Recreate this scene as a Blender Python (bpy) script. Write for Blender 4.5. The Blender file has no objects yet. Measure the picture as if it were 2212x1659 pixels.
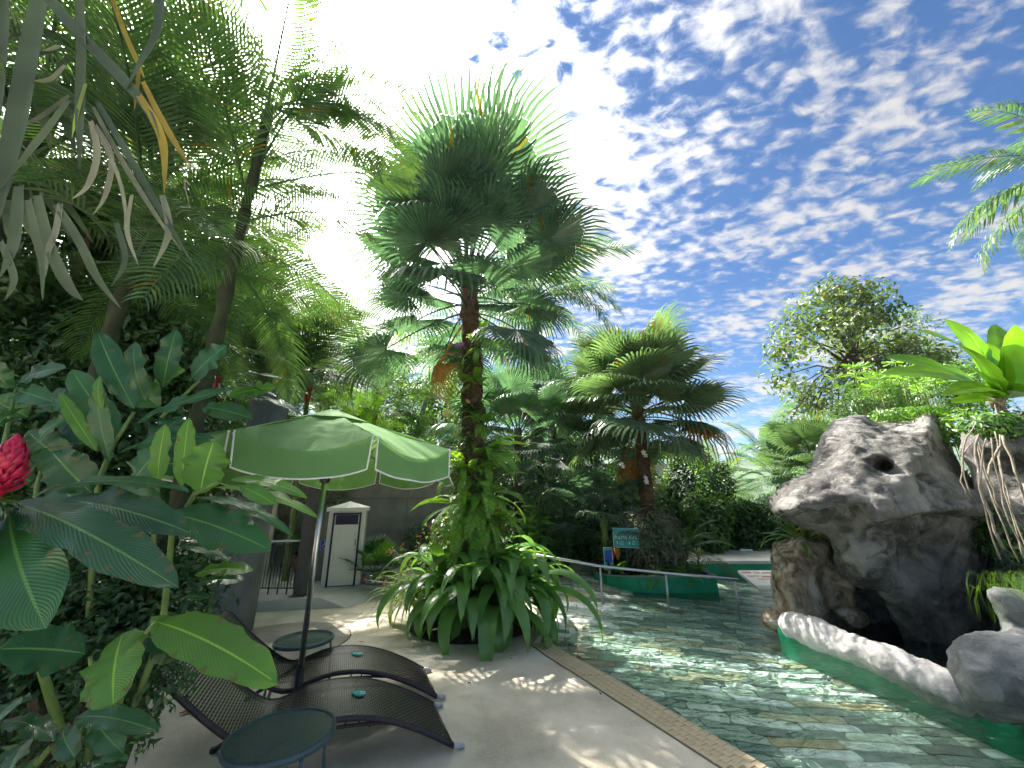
import bpy, math, random
import numpy as np
from mathutils import Vector, Matrix, noise as mnoise
from math import sin, cos, pi, radians as rad

S = bpy.context.scene
C = S.collection
rng = random.Random(7)
NR = np.random.RandomState(7)

# ---------------------------------------------------------------- camera
PITCH, ROLL, FPX, EYE = rad(17.0), rad(0.6), 831.0, 1.65
_f = Vector((0, cos(PITCH), sin(PITCH)))
_u0 = Vector((0, -sin(PITCH), cos(PITCH)))
_r = Vector((1, 0, 0)) * cos(ROLL) - _u0 * sin(ROLL)
_u = _u0 * cos(ROLL) + Vector((1, 0, 0)) * sin(ROLL)
cam_d = bpy.data.cameras.new("camera")
cam = bpy.data.objects.new("camera", cam_d)
C.objects.link(cam)
cam_d.sensor_width = 36.0
cam_d.lens = FPX / 2212 * 36.0
cam_d.clip_start = 0.05
cam_d.clip_end = 6000
cam.matrix_world = Matrix(((_r.x, _u.x, -_f.x, 0), (_r.y, _u.y, -_f.y, 0), (_r.z, _u.z, -_f.z, EYE), (0, 0, 0, 1)))
S.camera = cam

# ---------------------------------------------------------------- world, sun, exposure
SUN_EL, SUN_AZ = rad(49.0), rad(-40.0)        # azimuth from +Y towards +X
sun_dir = Vector((sin(SUN_AZ) * cos(SUN_EL), cos(SUN_AZ) * cos(SUN_EL), sin(SUN_EL)))
S.view_settings.view_transform = 'Standard'
S.view_settings.look = 'None'
S.view_settings.gamma = 1.0
S.view_settings.exposure = 2.6
S.view_settings.use_curve_mapping = False
S.cycles.max_bounces = 8
S.cycles.diffuse_bounces = 4
S.cycles.transmission_bounces = 6
S.cycles.transparent_max_bounces = 16
S.cycles.sample_clamp_indirect = 6.0

W = bpy.data.worlds.new("World"); S.world = W; W.use_nodes = True
def world():
    nt = W.node_tree; nt.nodes.clear()
    N = lambda t, **k: _node(nt, t, **k)
    L = nt.links.new
    out = N('ShaderNodeOutputWorld')
    sky = N('ShaderNodeTexSky'); sky.sky_type = 'NISHITA'; sky.sun_disc = False
    sky.sun_elevation = SUN_EL; sky.sun_rotation = SUN_AZ
    sky.air_density = 1.0; sky.dust_density = 0.25; sky.ozone_density = 3.0
    tc = N('ShaderNodeTexCoord')
    sep = N('ShaderNodeSeparateXYZ'); L(tc.outputs['Generated'], sep.inputs[0])
    zc = N('ShaderNodeMath', operation='MAXIMUM'); L(sep.outputs[2], zc.inputs[0]); zc.inputs[1].default_value = 0.02
    za = N('ShaderNodeMath', operation='ADD'); L(zc.outputs[0], za.inputs[0]); za.inputs[1].default_value = 0.12
    dx = N('ShaderNodeMath', operation='DIVIDE'); L(sep.outputs[0], dx.inputs[0]); L(za.outputs[0], dx.inputs[1])
    dy = N('ShaderNodeMath', operation='DIVIDE'); L(sep.outputs[1], dy.inputs[0]); L(za.outputs[0], dy.inputs[1])
    cmb = N('ShaderNodeCombineXYZ'); L(dx.outputs[0], cmb.inputs[0]); L(dy.outputs[0], cmb.inputs[1])
    mp = N('ShaderNodeMapping'); L(cmb.outputs[0], mp.inputs[0]); mp.inputs['Rotation'].default_value = (0, 0, rad(35)); mp.inputs['Scale'].default_value = (1.0, 1.5, 1)
    n1 = N('ShaderNodeTexNoise'); L(mp.outputs[0], n1.inputs['Vector']); n1.inputs['Scale'].default_value = 14.5
    n1.inputs['Detail'].default_value = 9; n1.inputs['Roughness'].default_value = 0.60; n1.inputs['Distortion'].default_value = 0.35
    n2 = N('ShaderNodeTexNoise'); L(mp.outputs[0], n2.inputs['Vector']); n2.inputs['Scale'].default_value = 2.2
    n2.inputs['Detail'].default_value = 3
    vo = N('ShaderNodeTexVoronoi'); L(mp.outputs[0], vo.inputs['Vector']); vo.inputs['Scale'].default_value = 24.0; vo.feature = 'SMOOTH_F1'
    # angle to the sun
    nrm = N('ShaderNodeVectorMath', operation='NORMALIZE'); L(tc.outputs['Generated'], nrm.inputs[0])
    dot = N('ShaderNodeVectorMath', operation='DOT_PRODUCT'); L(nrm.outputs[0], dot.inputs[0]); dot.inputs[1].default_value = sun_dir
    dmx = N('ShaderNodeMath', operation='MAXIMUM'); L(dot.outputs['Value'], dmx.inputs[0]); dmx.inputs[1].default_value = 0
    pw = N('ShaderNodeMath', operation='POWER'); L(dmx.outputs[0], pw.inputs[0]); pw.inputs[1].default_value = 7.0
    pw2 = N('ShaderNodeMath', operation='POWER'); L(dmx.outputs[0], pw2.inputs[0]); pw2.inputs[1].default_value = 26.0
    # density = n1 + .6*(n2-.5) - .25*vo + .22*pw
    def MA(a, k, b, op='MULTIPLY_ADD'):
        m = N('ShaderNodeMath', operation=op); L(a, m.inputs[0]); m.inputs[1].default_value = k
        if hasattr(b, 'links'): L(b, m.inputs[2])
        else: m.inputs[2].default_value = b
        return m.outputs[0]
    d = MA(n2.outputs['Fac'], 1.05, n1.outputs['Fac'])
    d = MA(vo.outputs['Distance'], -0.25, d)
    d = MA(pw.outputs[0], 0.38, d)
    mr = N('ShaderNodeMapRange'); L(d, mr.inputs['Value']); mr.interpolation_type = 'SMOOTHSTEP'
    mr.inputs['From Min'].default_value = 0.80; mr.inputs['From Max'].default_value = 1.16
    mr.inputs['To Max'].default_value = 0.93
    b1 = N('ShaderNodeBackground'); hs = N('ShaderNodeHueSaturation'); hs.inputs['Saturation'].default_value = 1.6; hs.inputs['Value'].default_value = .44; hs.inputs['Hue'].default_value = .497; L(sky.outputs[0], hs.inputs['Color']); dp = N('ShaderNodeMix', data_type='RGBA', blend_type='MULTIPLY'); dp.inputs[0].default_value = 1; L(hs.outputs[0], dp.inputs[6]); dp.inputs[7].default_value = (.30, .92, 1.05, 1); L(dp.outputs[2], b1.inputs[0]); b1.inputs[1].default_value = 0.05
    b2 = N('ShaderNodeBackground'); b2.inputs[0].default_value = (1.0, 0.975, 0.94, 1)
    st = MA(pw.outputs[0], 1.1, 0.125)
    st = MA(pw2.outputs[0], 7.0, st)
    L(st, b2.inputs[1])
    mx = N('ShaderNodeMixShader'); L(mr.outputs[0], mx.inputs[0]); L(b1.outputs[0], mx.inputs[1]); L(b2.outputs[0], mx.inputs[2])
    L(mx.outputs[0], out.inputs[0])
def _node(nt, t, **k):
    n = nt.nodes.new(t)
    for a, b in k.items(): setattr(n, a, b)
    return n
world()
sl = bpy.data.lights.new("sun", 'SUN'); sl.energy = 2.7; sl.angle = rad(0.5); sl.color = (1.0, 0.94, 0.84)
so = bpy.data.objects.new("sun", sl); C.objects.link(so)
so.rotation_euler = sun_dir.to_track_quat('Z', 'Y').to_euler()

# ---------------------------------------------------------------- placement helpers (metres; the photograph's sight lines give the places)
def ray(px, py):
    return _f + _r * ((px - 1106) / FPX) - _u * ((py - 829.5) / FPX)
def G(px, py, z=0.0):
    d = ray(px, py); t = (z - EYE) / d.z
    return Vector((0, 0, EYE)) + d * t
def D(px, py, Y):
    d = ray(px, py)
    return Vector((0, 0, EYE)) + d * (Y / d.y)

# ---------------------------------------------------------------- materials
M = {}
def mat(name, col, rough=0.6, metal=0.0, spec=None):
    m = bpy.data.materials.new(name); m.use_nodes = True
    b = m.node_tree.nodes['Principled BSDF']
    b.inputs['Base Color'].default_value = (*col, 1); b.inputs['Roughness'].default_value = rough; b.inputs['Metallic'].default_value = metal
    if spec is not None: b.inputs['Specular IOR Level'].default_value = spec
    M[name] = m
    return m
def noisy(name, cols, scale=4.0, rough=0.7, bump=0.2, bscale=40.0, metal=0.0, detail=6, island=0.0, pos=None, coord='Object', dist=0.01, spec=0.4, distort=0.3, stretch=None):
    """ramp of cols over a fractal noise, a fine bump, an optional tint that differs from piece to piece"""
    m = mat(name, cols[0], rough, metal, spec); nt = m.node_tree; b = nt.nodes['Principled BSDF']; L = nt.links.new
    tc = _node(nt, 'ShaderNodeTexCoord')
    src = tc.outputs[coord]
    if stretch:
        mp = _node(nt, 'ShaderNodeMapping'); L(src, mp.inputs[0]); mp.inputs['Scale'].default_value = stretch; src = mp.outputs[0]
    n = _node(nt, 'ShaderNodeTexNoise'); L(src, n.inputs['Vector']); n.inputs['Scale'].default_value = scale; n.inputs['Detail'].default_value = detail; n.inputs['Distortion'].default_value = distort
    n.inputs['Roughness'].default_value = 0.62
    cr = _node(nt, 'ShaderNodeValToRGB'); L(n.outputs['Fac'], cr.inputs[0])
    e = cr.color_ramp.elements
    pos = pos or [0.3 + 0.4 * i / max(1, len(cols) - 1) for i in range(len(cols))]
    while len(e) < len(cols): e.new(0.5)
    for i, c in enumerate(cols):
        e[i].position = pos[i]; e[i].color = (*c, 1)
    out = cr.outputs[0]
    if island:
        g = _node(nt, 'ShaderNodeNewGeometry'); oi = _node(nt, 'ShaderNodeObjectInfo')
        ad = _node(nt, 'ShaderNodeMath', operation='ADD'); L(g.outputs['Random Per Island'], ad.inputs[0]); L(oi.outputs['Random'], ad.inputs[1])
        fr = _node(nt, 'ShaderNodeMath', operation='FRACT'); L(ad.outputs[0], fr.inputs[0])
        mr = _node(nt, 'ShaderNodeMapRange'); L(fr.outputs[0], mr.inputs['Value']); mr.inputs['To Min'].default_value = 1 - island; mr.inputs['To Max'].default_value = 1 + island
        hs = _node(nt, 'ShaderNodeHueSaturation'); L(out, hs.inputs['Color']); L(mr.outputs[0], hs.inputs['Value'])
        out = hs.outputs[0]
    L(out, b.inputs['Base Color'])
    if bump:
        n2 = _node(nt, 'ShaderNodeTexNoise'); L(src, n2.inputs['Vector']); n2.inputs['Scale'].default_value = bscale; n2.inputs['Detail'].default_value = 5
        bp = _node(nt, 'ShaderNodeBump'); L(n2.outputs['Fac'], bp.inputs['Height']); bp.inputs['Strength'].default_value = bump; bp.inputs['Distance'].default_value = dist
        L(bp.outputs[0], b.inputs['Normal'])
    return m
LEAF = 1.65
def leafm(name, c1, c2, trans=0.35, tcol=None, rough=0.42, var=0.35, vein=0, spec=0.5, brown=0.0):
    """leaf: glossy skin over a diffuse and a translucent body; the tint differs from leaf to leaf"""
    m = bpy.data.materials.new(name); m.use_nodes = True; nt = m.node_tree; L = nt.links.new
    b = nt.nodes['Principled BSDF']; out = nt.nodes['Material Output']
    g = _node(nt, 'ShaderNodeNewGeometry'); oi = _node(nt, 'ShaderNodeObjectInfo'); tc = _node(nt, 'ShaderNodeTexCoord')
    ad = _node(nt, 'ShaderNodeMath', operation='ADD'); L(g.outputs['Random Per Island'], ad.inputs[0]); L(oi.outputs['Random'], ad.inputs[1])
    fr = _node(nt, 'ShaderNodeMath', operation='FRACT'); L(ad.outputs[0], fr.inputs[0])
    c1 = tuple(min(.9, x * LEAF) for x in c1); c2 = tuple(min(.9, x * LEAF) for x in c2)
    mix = _node(nt, 'ShaderNodeMix', data_type='RGBA'); L(fr.outputs[0], mix.inputs[0]); mix.inputs[6].default_value = (*c1, 1); mix.inputs[7].default_value = (*c2, 1)
    n = _node(nt, 'ShaderNodeTexNoise'); L(tc.outputs['Object'], n.inputs['Vector']); n.inputs['Scale'].default_value = 3.0; n.inputs['Detail'].default_value = 4
    mr = _node(nt, 'ShaderNodeMapRange'); L(n.outputs['Fac'], mr.inputs['Value']); mr.inputs['From Min'].default_value = .3; mr.inputs['From Max'].default_value = .7
    mr.inputs['To Min'].default_value = 1 - var; mr.inputs['To Max'].default_value = 1 + var
    hs = _node(nt, 'ShaderNodeHueSaturation'); L(mix.outputs[2], hs.inputs['Color']); L(mr.outputs[0], hs.inputs['Value'])
    col = hs.outputs[0]
    if brown:
        cp = _node(nt, 'ShaderNodeMath', operation='GREATER_THAN'); L(fr.outputs[0], cp.inputs[0]); cp.inputs[1].default_value = 1 - brown
        mb = _node(nt, 'ShaderNodeMix', data_type='RGBA'); L(cp.outputs[0], mb.inputs[0]); L(col, mb.inputs[6]); mb.inputs[7].default_value = (0.16, 0.12, 0.02, 1)
        col = mb.outputs[2]
    b.inputs['Roughness'].default_value = rough; b.inputs['Specular IOR Level'].default_value = spec
    if vein:
        # uv.x runs across the blade (0.5 = midrib), uv.y along it
        uv = _node(nt, 'ShaderNodeUVMap'); sp = _node(nt, 'ShaderNodeSeparateXYZ'); L(uv.outputs[0], sp.inputs[0])
        a = _node(nt, 'ShaderNodeMath', operation='SUBTRACT'); L(sp.outputs[0], a.inputs[0]); a.inputs[1].default_value = .5
        ab = _node(nt, 'ShaderNodeMath', operation='ABSOLUTE'); L(a.outputs[0], ab.inputs[0])
        rib = _node(nt, 'ShaderNodeMapRange'); L(ab.outputs[0], rib.inputs['Value']); rib.inputs['From Min'].default_value = 0.012; rib.inputs['From Max'].default_value = 0.03; rib.inputs['To Min'].default_value = .8; rib.inputs['To Max'].default_value = 0
        mm = _node(nt, 'ShaderNodeMix', data_type='RGBA'); L(rib.outputs[0], mm.inputs[0]); L(col, mm.inputs[6]); mm.inputs[7].default_value = (min(1, c2[0] * 2.2 + .06), min(1, c2[1] * 1.8 + .08), c2[2] * 1.5 + .02, 1)
        col = mm.outputs[2]
        # side veins: stripes slanting from the midrib
        t1 = _node(nt, 'ShaderNodeMath', operation='MULTIPLY'); L(sp.outputs[1], t1.inputs[0]); t1.inputs[1].default_value = vein
        t2 = _node(nt, 'ShaderNodeMath', operation='MULTIPLY_ADD'); L(ab.outputs[0], t2.inputs[0]); t2.inputs[1].default_value = -vein * .45; L(t1.outputs[0], t2.inputs[2])
        sn = _node(nt, 'ShaderNodeMath', operation='SINE'); L(t2.outputs[0], sn.inputs[0])
        nn = _node(nt, 'ShaderNodeMath', operation='MULTIPLY_ADD'); L(n.outputs['Fac'], nn.inputs[0]); nn.inputs[1].default_value = 3.0; L(sn.outputs[0], nn.inputs[2])
        bp = _node(nt, 'ShaderNodeBump'); L(nn.outputs[0], bp.inputs['Height']); bp.inputs['Strength'].default_value = .30; bp.inputs['Distance'].default_value = .002
        L(bp.outputs[0], b.inputs['Normal'])
        va = _node(nt, 'ShaderNodeMapRange'); L(sn.outputs[0], va.inputs['Value']); va.inputs['From Min'].default_value = -1; va.inputs['To Min'].default_value = .92; va.inputs['To Max'].default_value = 1.06
        h2 = _node(nt, 'ShaderNodeHueSaturation'); L(col, h2.inputs['Color']); L(va.outputs[0], h2.inputs['Value']); col = h2.outputs[0]
    if vein:
        sn_ = _node(nt, 'ShaderNodeTexNoise'); L(tc.outputs['Object'], sn_.inputs['Vector']); sn_.inputs['Scale'].default_value = 34; sn_.inputs['Detail'].default_value = 3
        ed = _node(nt, 'ShaderNodeMath', operation='MULTIPLY_ADD'); L(ab.outputs[0], ed.inputs[0]); ed.inputs[1].default_value = .42; L(sn_.outputs['Fac'], ed.inputs[2])
        bm = _node(nt, 'ShaderNodeMapRange'); L(ed.outputs[0], bm.inputs['Value']); bm.inputs['From Min'].default_value = .76; bm.inputs['From Max'].default_value = .82; bm.inputs['To Max'].default_value = .75
        bx = _node(nt, 'ShaderNodeMix', data_type='RGBA'); L(bm.outputs[0], bx.inputs[0]); L(col, bx.inputs[6]); bx.inputs[7].default_value = (.13, .095, .03, 1); col = bx.outputs[2]
    L(col, b.inputs['Base Color'])
    tr = _node(nt, 'ShaderNodeBsdfTranslucent')
    tg = tcol or (1.9, 1.9, .55)
    mu = _node(nt, 'ShaderNodeMix', data_type='RGBA', blend_type='MULTIPLY'); mu.inputs[0].default_value = 1; L(col, mu.inputs[6]); mu.inputs[7].default_value = (*tg, 1)
    L(mu.outputs[2], tr.inputs[0])
    ms = _node(nt, 'ShaderNodeMixShader'); ms.inputs[0].default_value = trans; L(b.outputs[0], ms.inputs[1]); L(tr.outputs[0], ms.inputs[2]); L(ms.outputs[0], out.inputs[0])
    M[name] = m
    return m

# ---------------------------------------------------------------- mesh helpers
class MB:
    def __init__(s): s.v = []; s.f = []; s.uv = None
    def vs(s, pts):
        i = len(s.v); s.v += [tuple(p) for p in pts]; return i
    def poly(s, pts):
        i = s.vs(pts); s.f.append(tuple(range(i, i + len(pts)))); return s
    def box(s, c, d, rot=0.0, taper=1.0, basis=None):
        c = Vector(c); x, y, z = d[0] / 2, d[1] / 2, d[2] / 2
        R = basis or Matrix.Rotation(rot, 3, 'Z')
        P = []
        for k in (-1, 1):
            t = taper if k > 0 else 1
            P += [c + R @ Vector((a * x * t, b * y * t, k * z)) for a, b in ((-1, -1), (1, -1), (1, 1), (-1, 1))]
        i = s.vs(P)
        for q in ((3, 2, 1, 0), (4, 5, 6, 7), (0, 1, 5, 4), (1, 2, 6, 5), (2, 3, 7, 6), (3, 0, 4, 7)): s.f.append(tuple(i + a for a in q))
        return s
    def tube(s, path, r, n=8, cap=True, squash=1.0):
        path = [Vector(p) for p in path]; m = len(path)
        rr = r if hasattr(r, '__len__') else [r] * m
        up = None; i0 = len(s.v)
        for k, p in enumerate(path):
            t = (path[min(k + 1, m - 1)] - path[max(k - 1, 0)]).normalized()
            if up is None:
                up = Vector((0, 0, 1)) if abs(t.z) < .9 else Vector((1, 0, 0))
            a = t.cross(up).normalized(); b = a.cross(t).normalized(); up = b
            for j in range(n):
                q = 2 * pi * j / n
                s.v.append(tuple(p + a * cos(q) * rr[k] + b * sin(q) * rr[k] * squash))
        for k in range(m - 1):
            for j in range(n):
                a = i0 + k * n + j; b = i0 + k * n + (j + 1) % n
                s.f.append((a, b, b + n, a + n))
        if cap:
            s.f.append(tuple(i0 + j for j in reversed(range(n)))); s.f.append(tuple(i0 + (m - 1) * n + j for j in range(n)))
        return s
    def lathe(s, prof, c=(0, 0, 0), n=24, cap=True, squash=1.0):
        i0 = len(s.v)
        for r, z in prof:
            for j in range(n):
                q = 2 * pi * j / n; s.v.append((c[0] + r * cos(q), c[1] + r * sin(q) * squash, c[2] + z))
        for k in range(len(prof) - 1):
            for j in range(n):
                a = i0 + k * n + j; b = i0 + k * n + (j + 1) % n
                s.f.append((a, b, b + n, a + n))
        if cap:
            s.f.append(tuple(i0 + j for j in reversed(range(n)))); s.f.append(tuple(i0 + (len(prof) - 1) * n + j for j in range(n)))
        return s
    def prism(s, pts, z0, z1):
        n = len(pts); i = s.vs([(p[0], p[1], z0) for p in pts] + [(p[0], p[1], z1) for p in pts])
        s.f.append(tuple(i + k for k in reversed(range(n)))); s.f.append(tuple(i + n + k for k in range(n)))
        for k in range(n): s.f.append((i + k, i + (k + 1) % n, i + n + (k + 1) % n, i + n + k))
        return s
    def add(s, V, F):
        i = len(s.v); s.v += [tuple(v) for v in V]; s.f += [tuple(i + a for a in f) for f in F]; return s
    def mesh(s, name, m, smooth=False, bevel=0):
        me = bpy.data.meshes.new(name); me.from_pydata(s.v, [], s.f)
        if m: me.materials.append(M[m])
        if smooth: me.polygons.foreach_set('use_smooth', [True] * len(me.polygons))
        if s.uv:
            u = me.uv_layers.new(name='UVMap'); li = np.empty(len(me.loops), dtype=np.int32); me.loops.foreach_get('vertex_index', li)
            u.data.foreach_set('uv', np.array(s.uv, dtype=np.float32)[li].ravel())
        me.update()
        return me
def ob(name, me, parent=None, loc=None, rot=None, sc=None, kind=None, label=None):
    o = bpy.data.objects.new(name, me); C.objects.link(o)
    if parent is not None: o.parent = parent
    if loc is not None: o.location = loc
    if rot is not None: o.rotation_euler = rot
    if sc is not None: o.scale = (sc, sc, sc) if not hasattr(sc, '__len__') else sc
    if kind: o['kind'] = kind
    if label: o['label'] = label
    return o
def part(name, mb, m, parent, smooth=False, bevel=0, **k):
    o = ob(name, mb.mesh(name, m, smooth), parent, **k)
    if bevel:
        b = o.modifiers.new('bevel', 'BEVEL'); b.width = bevel; b.segments = 2; b.limit_method = 'ANGLE'; b.angle_limit = rad(40)
    return o
def thing(name, label, cat, loc=(0, 0, 0), rz=0, group=None):
    o = bpy.data.objects.new(name, None); C.objects.link(o); o.empty_display_size = .1
    o.location = loc; o.rotation_euler = (0, 0, rz)
    return tag(o, label, cat, group)
def tag(o, label, cat, group=None):
    o['label'] = label; o['category'] = cat
    if group: o['group'] = group
    return o
def struct(name, mb, m, smooth=False, bevel=0):
    o = part(name, mb, m, None, smooth, bevel); o['kind'] = 'structure'; return o
def copy_tree(o, parent=None):
    c = o.copy(); C.objects.link(c)
    if parent is not None: c.parent = parent
    for ch in list(o.children): copy_tree(ch, c)
    return c
def np_mesh(name, V, Q, m, smooth=False):
    """V (n,3), Q (k,4) quads"""
    me = bpy.data.meshes.new(name)
    V = np.asarray(V, dtype=np.float32); Q = np.asarray(Q, dtype=np.int32); k = Q.shape[1]
    me.vertices.add(len(V)); me.vertices.foreach_set('co', V.ravel())
    me.loops.add(Q.size); me.loops.foreach_set('vertex_index', Q.ravel())
    me.polygons.add(len(Q)); me.polygons.foreach_set('loop_start', np.arange(0, Q.size, k, dtype=np.int32)); me.polygons.foreach_set('loop_total', np.full(len(Q), k, dtype=np.int32))
    if smooth: me.polygons.foreach_set('use_smooth', np.ones(len(Q), dtype=bool))
    me.materials.append(M[m]); me.update(calc_edges=True); me.validate()
    return me
# ---------------------------------------------------------------- the materials of the place
noisy('concrete', [(.45, .395, .30), (.58, .52, .41), (.66, .605, .50)], scale=1.6, bump=.35, bscale=180, rough=.8, dist=.004, pos=[.35, .5, .66])
noisy('concrete_dark', [(.22, .20, .17), (.34, .31, .26)], scale=3, bump=.3, bscale=120, rough=.85, dist=.004)
noisy('walkway_concrete', [(.45, .43, .39), (.58, .56, .52)], scale=2, bump=.2, bscale=100, rough=.8, dist=.004)
noisy('kerb_grout', [(.34, .27, .17), (.48, .40, .27)], scale=5, bump=.3, bscale=90, rough=.9)
noisy('kerb_tile', [(.33, .25, .15), (.46, .38, .25), (.54, .46, .33)], scale=5, bump=.3, bscale=90, rough=.65, island=.05, dist=.003)
noisy('grey_pillar', [(.10, .11, .11), (.17, .18, .18), (.24, .25, .25)], scale=6, bump=.4, bscale=60, rough=.85, stretch=(1, 1, .35))
noisy('rock', [(.075, .072, .067), (.145, .14, .13), (.22, .21, .195), (.33, .315, .29)], scale=1.7, bump=.9, bscale=16, rough=.85, detail=11, pos=[.34, .46, .55, .68], dist=.02, distort=.8)
noisy('rock_brown', [(.08, .055, .03), (.26, .20, .13), (.44, .39, .30), (.54, .50, .41)], scale=2.2, bump=.8, bscale=18, rough=.85, detail=10, pos=[.34, .45, .56, .68], dist=.02, distort=.8)
noisy('rock_pale', [(.26, .26, .25), (.44, .43, .42), (.55, .54, .53)], scale=3, bump=.6, bscale=25, rough=.8, detail=9, dist=.01)
noisy('rock_grey', [(.07, .08, .08), (.17, .18, .175), (.32, .32, .31)], scale=1.6, bump=.6, bscale=22, rough=.85, detail=10, dist=.012)
def weather(name, dark, k=7.0, lo=.46, hi=.60, amt=.75, b2=.05, pits=True):
    """darker lichen stains with their own shape, pits and broad relief on a stone"""
    m = M[name]; nt = m.node_tree; L = nt.links.new; b = nt.nodes['Principled BSDF']; src = b.inputs['Base Color'].links[0].from_socket
    tc = _node(nt, 'ShaderNodeTexCoord'); n = _node(nt, 'ShaderNodeTexNoise'); L(tc.outputs['Object'], n.inputs['Vector']); n.inputs['Scale'].default_value = k; n.inputs['Detail'].default_value = 12; n.inputs['Roughness'].default_value = .7; n.inputs['Distortion'].default_value = .6
    big = _node(nt, 'ShaderNodeTexNoise'); L(tc.outputs['Object'], big.inputs['Vector']); big.inputs['Scale'].default_value = k / 4.5; big.inputs['Detail'].default_value = 3
    s_ = _node(nt, 'ShaderNodeMath', operation='MULTIPLY_ADD'); L(big.outputs['Fac'], s_.inputs[0]); s_.inputs[1].default_value = .8; L(n.outputs['Fac'], s_.inputs[2])
    mr = _node(nt, 'ShaderNodeMapRange'); L(s_.outputs[0], mr.inputs['Value']); mr.inputs['From Min'].default_value = lo + .4; mr.inputs['From Max'].default_value = hi + .4; mr.inputs['To Max'].default_value = amt
    mx = _node(nt, 'ShaderNodeMix', data_type='RGBA'); L(mr.outputs[0], mx.inputs[0]); L(src, mx.inputs[6]); mx.inputs[7].default_value = (*dark, 1); out = mx.outputs[2]
    sp = _node(nt, 'ShaderNodeTexVoronoi'); L(tc.outputs['Object'], sp.inputs['Vector']); sp.inputs['Scale'].default_value = k * 3.2
    mr2 = _node(nt, 'ShaderNodeMapRange'); L(sp.outputs['Distance'], mr2.inputs['Value']); mr2.inputs['From Min'].default_value = .10; mr2.inputs['From Max'].default_value = .2; mr2.inputs['To Min'].default_value = .5; mr2.inputs['To Max'].default_value = 0
    gt = _node(nt, 'ShaderNodeMath', operation='MULTIPLY'); L(mr2.outputs[0], gt.inputs[0]); L(big.outputs['Fac'], gt.inputs[1])
    m3 = _node(nt, 'ShaderNodeMix', data_type='RGBA'); L(gt.outputs[0], m3.inputs[0]); L(out, m3.inputs[6]); m3.inputs[7].default_value = (.42, .41, .36, 1)
    L(m3.outputs[2], b.inputs['Base Color'])
    old = b.inputs['Normal'].links[0].from_socket
    h = _node(nt, 'ShaderNodeMath', operation='MULTIPLY_ADD'); L(mr.outputs[0], h.inputs[0]); h.inputs[1].default_value = -.35; L(n.outputs['Fac'], h.inputs[2])
    bp = _node(nt, 'ShaderNodeBump'); L(h.outputs[0], bp.inputs['Height']); bp.inputs['Strength'].default_value = .8; bp.inputs['Distance'].default_value = b2; L(old, bp.inputs['Normal']); L(bp.outputs[0], b.inputs['Normal'])
weather('rock', (.04, .038, .037), 5.0, .50, .62, .78)
weather('rock_brown', (.05, .034, .018), 6.0, .50, .62, .8)
weather('rock_pale', (.16, .155, .15), 8.0, .55, .72, .5, .02)
weather('rock_grey', (.05, .052, .052), 5.0, .46, .62, .7)
def speckle(name, light, dark, k=95):
    m = M[name]; nt = m.node_tree; L = nt.links.new; b = nt.nodes['Principled BSDF']; src = b.inputs['Base Color'].links[0].from_socket; tc = _node(nt, 'ShaderNodeTexCoord')
    for sc_, col, lo_, hi_, am in ((k, light, .57, .66, .55), (k * 1.7, dark, .60, .68, .45), (2.4, dark, .56, .72, .35)):
        n = _node(nt, 'ShaderNodeTexNoise'); L(tc.outputs['Object'], n.inputs['Vector']); n.inputs['Scale'].default_value = sc_; n.inputs['Detail'].default_value = 4
        mr = _node(nt, 'ShaderNodeMapRange'); L(n.outputs['Fac'], mr.inputs['Value']); mr.inputs['From Min'].default_value = lo_; mr.inputs['From Max'].default_value = hi_; mr.inputs['To Max'].default_value = am
        mx = _node(nt, 'ShaderNodeMix', data_type='RGBA'); L(mr.outputs[0], mx.inputs[0]); L(src, mx.inputs[6]); mx.inputs[7].default_value = (*col, 1); src = mx.outputs[2]
    L(src, b.inputs['Base Color'])
speckle('concrete', (.66, .64, .58), (.20, .18, .14), 60)
speckle('concrete_dark', (.45, .43, .38), (.12, .11, .09), 60)
noisy('green_paint', [(.006, .23, .12), (.012, .32, .165)], scale=4, bump=.1, bscale=50, rough=.45)
noisy('pool_grout', [(.26, .28, .22), (.36, .38, .31)], scale=4, bump=.2, rough=.9)
noisy('soil', [(.018, .012, .008), (.05, .036, .022)], scale=9, bump=1, bscale=60, rough=.95, dist=.02)
noisy('lawn', [(.03, .08, .012), (.07, .16, .02)], scale=.6, bump=1, bscale=30, rough=.9)
noisy('hill', [(.03, .07, .03), (.07, .12, .05)], scale=.03, bump=1, bscale=.2, rough=.9, dist=4)
noisy('wall_grey', [(.17, .16, .135), (.30, .285, .245)], scale=2, bump=.2, bscale=60, rough=.85)
noisy('wall_beige', [(.36, .31, .23), (.46, .41, .32)], scale=2, bump=.2, bscale=60, rough=.85)
noisy('cream_paint', [(.72, .69, .60), (.80, .78, .70)], scale=3, bump=.05, rough=.55)
mat('navy', (.012, .012, .04), .5); mat('blue_sign', (.02, .06, .42), .4); mat('white', (.8, .8, .8), .5)
mat('steel', (.55, .56, .58), .28, 1.0); mat('dark_steel', (.05, .05, .05), .4, .3); mat('black', (.01, .01, .012), .45)
noisy('brown_steel', [(.07, .06, .05), (.11, .10, .09)], scale=5, bump=.1, rough=.6)
noisy('wicker', [(.028, .020, .022), (.055, .042, .042)], scale=60, bump=.2, bscale=200, rough=.34, spec=.6, island=.25)
noisy('wicker_rail', [(.02, .013, .02), (.04, .028, .036)], scale=30, bump=.8, bscale=160, rough=.38, dist=.003, stretch=(1, 1, 1))
mat('grey_cap', (.45, .44, .45), .5)
noisy('table_metal', [(.045, .085, .105), (.065, .115, .14)], scale=8, bump=.05, rough=.38, metal=.2)
mat('teal', (.0, .40, .37), .35); mat('teal_sign', (.0, .30, .30), .4); mat('teal_dark', (0, .2, .2), .4)
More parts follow.
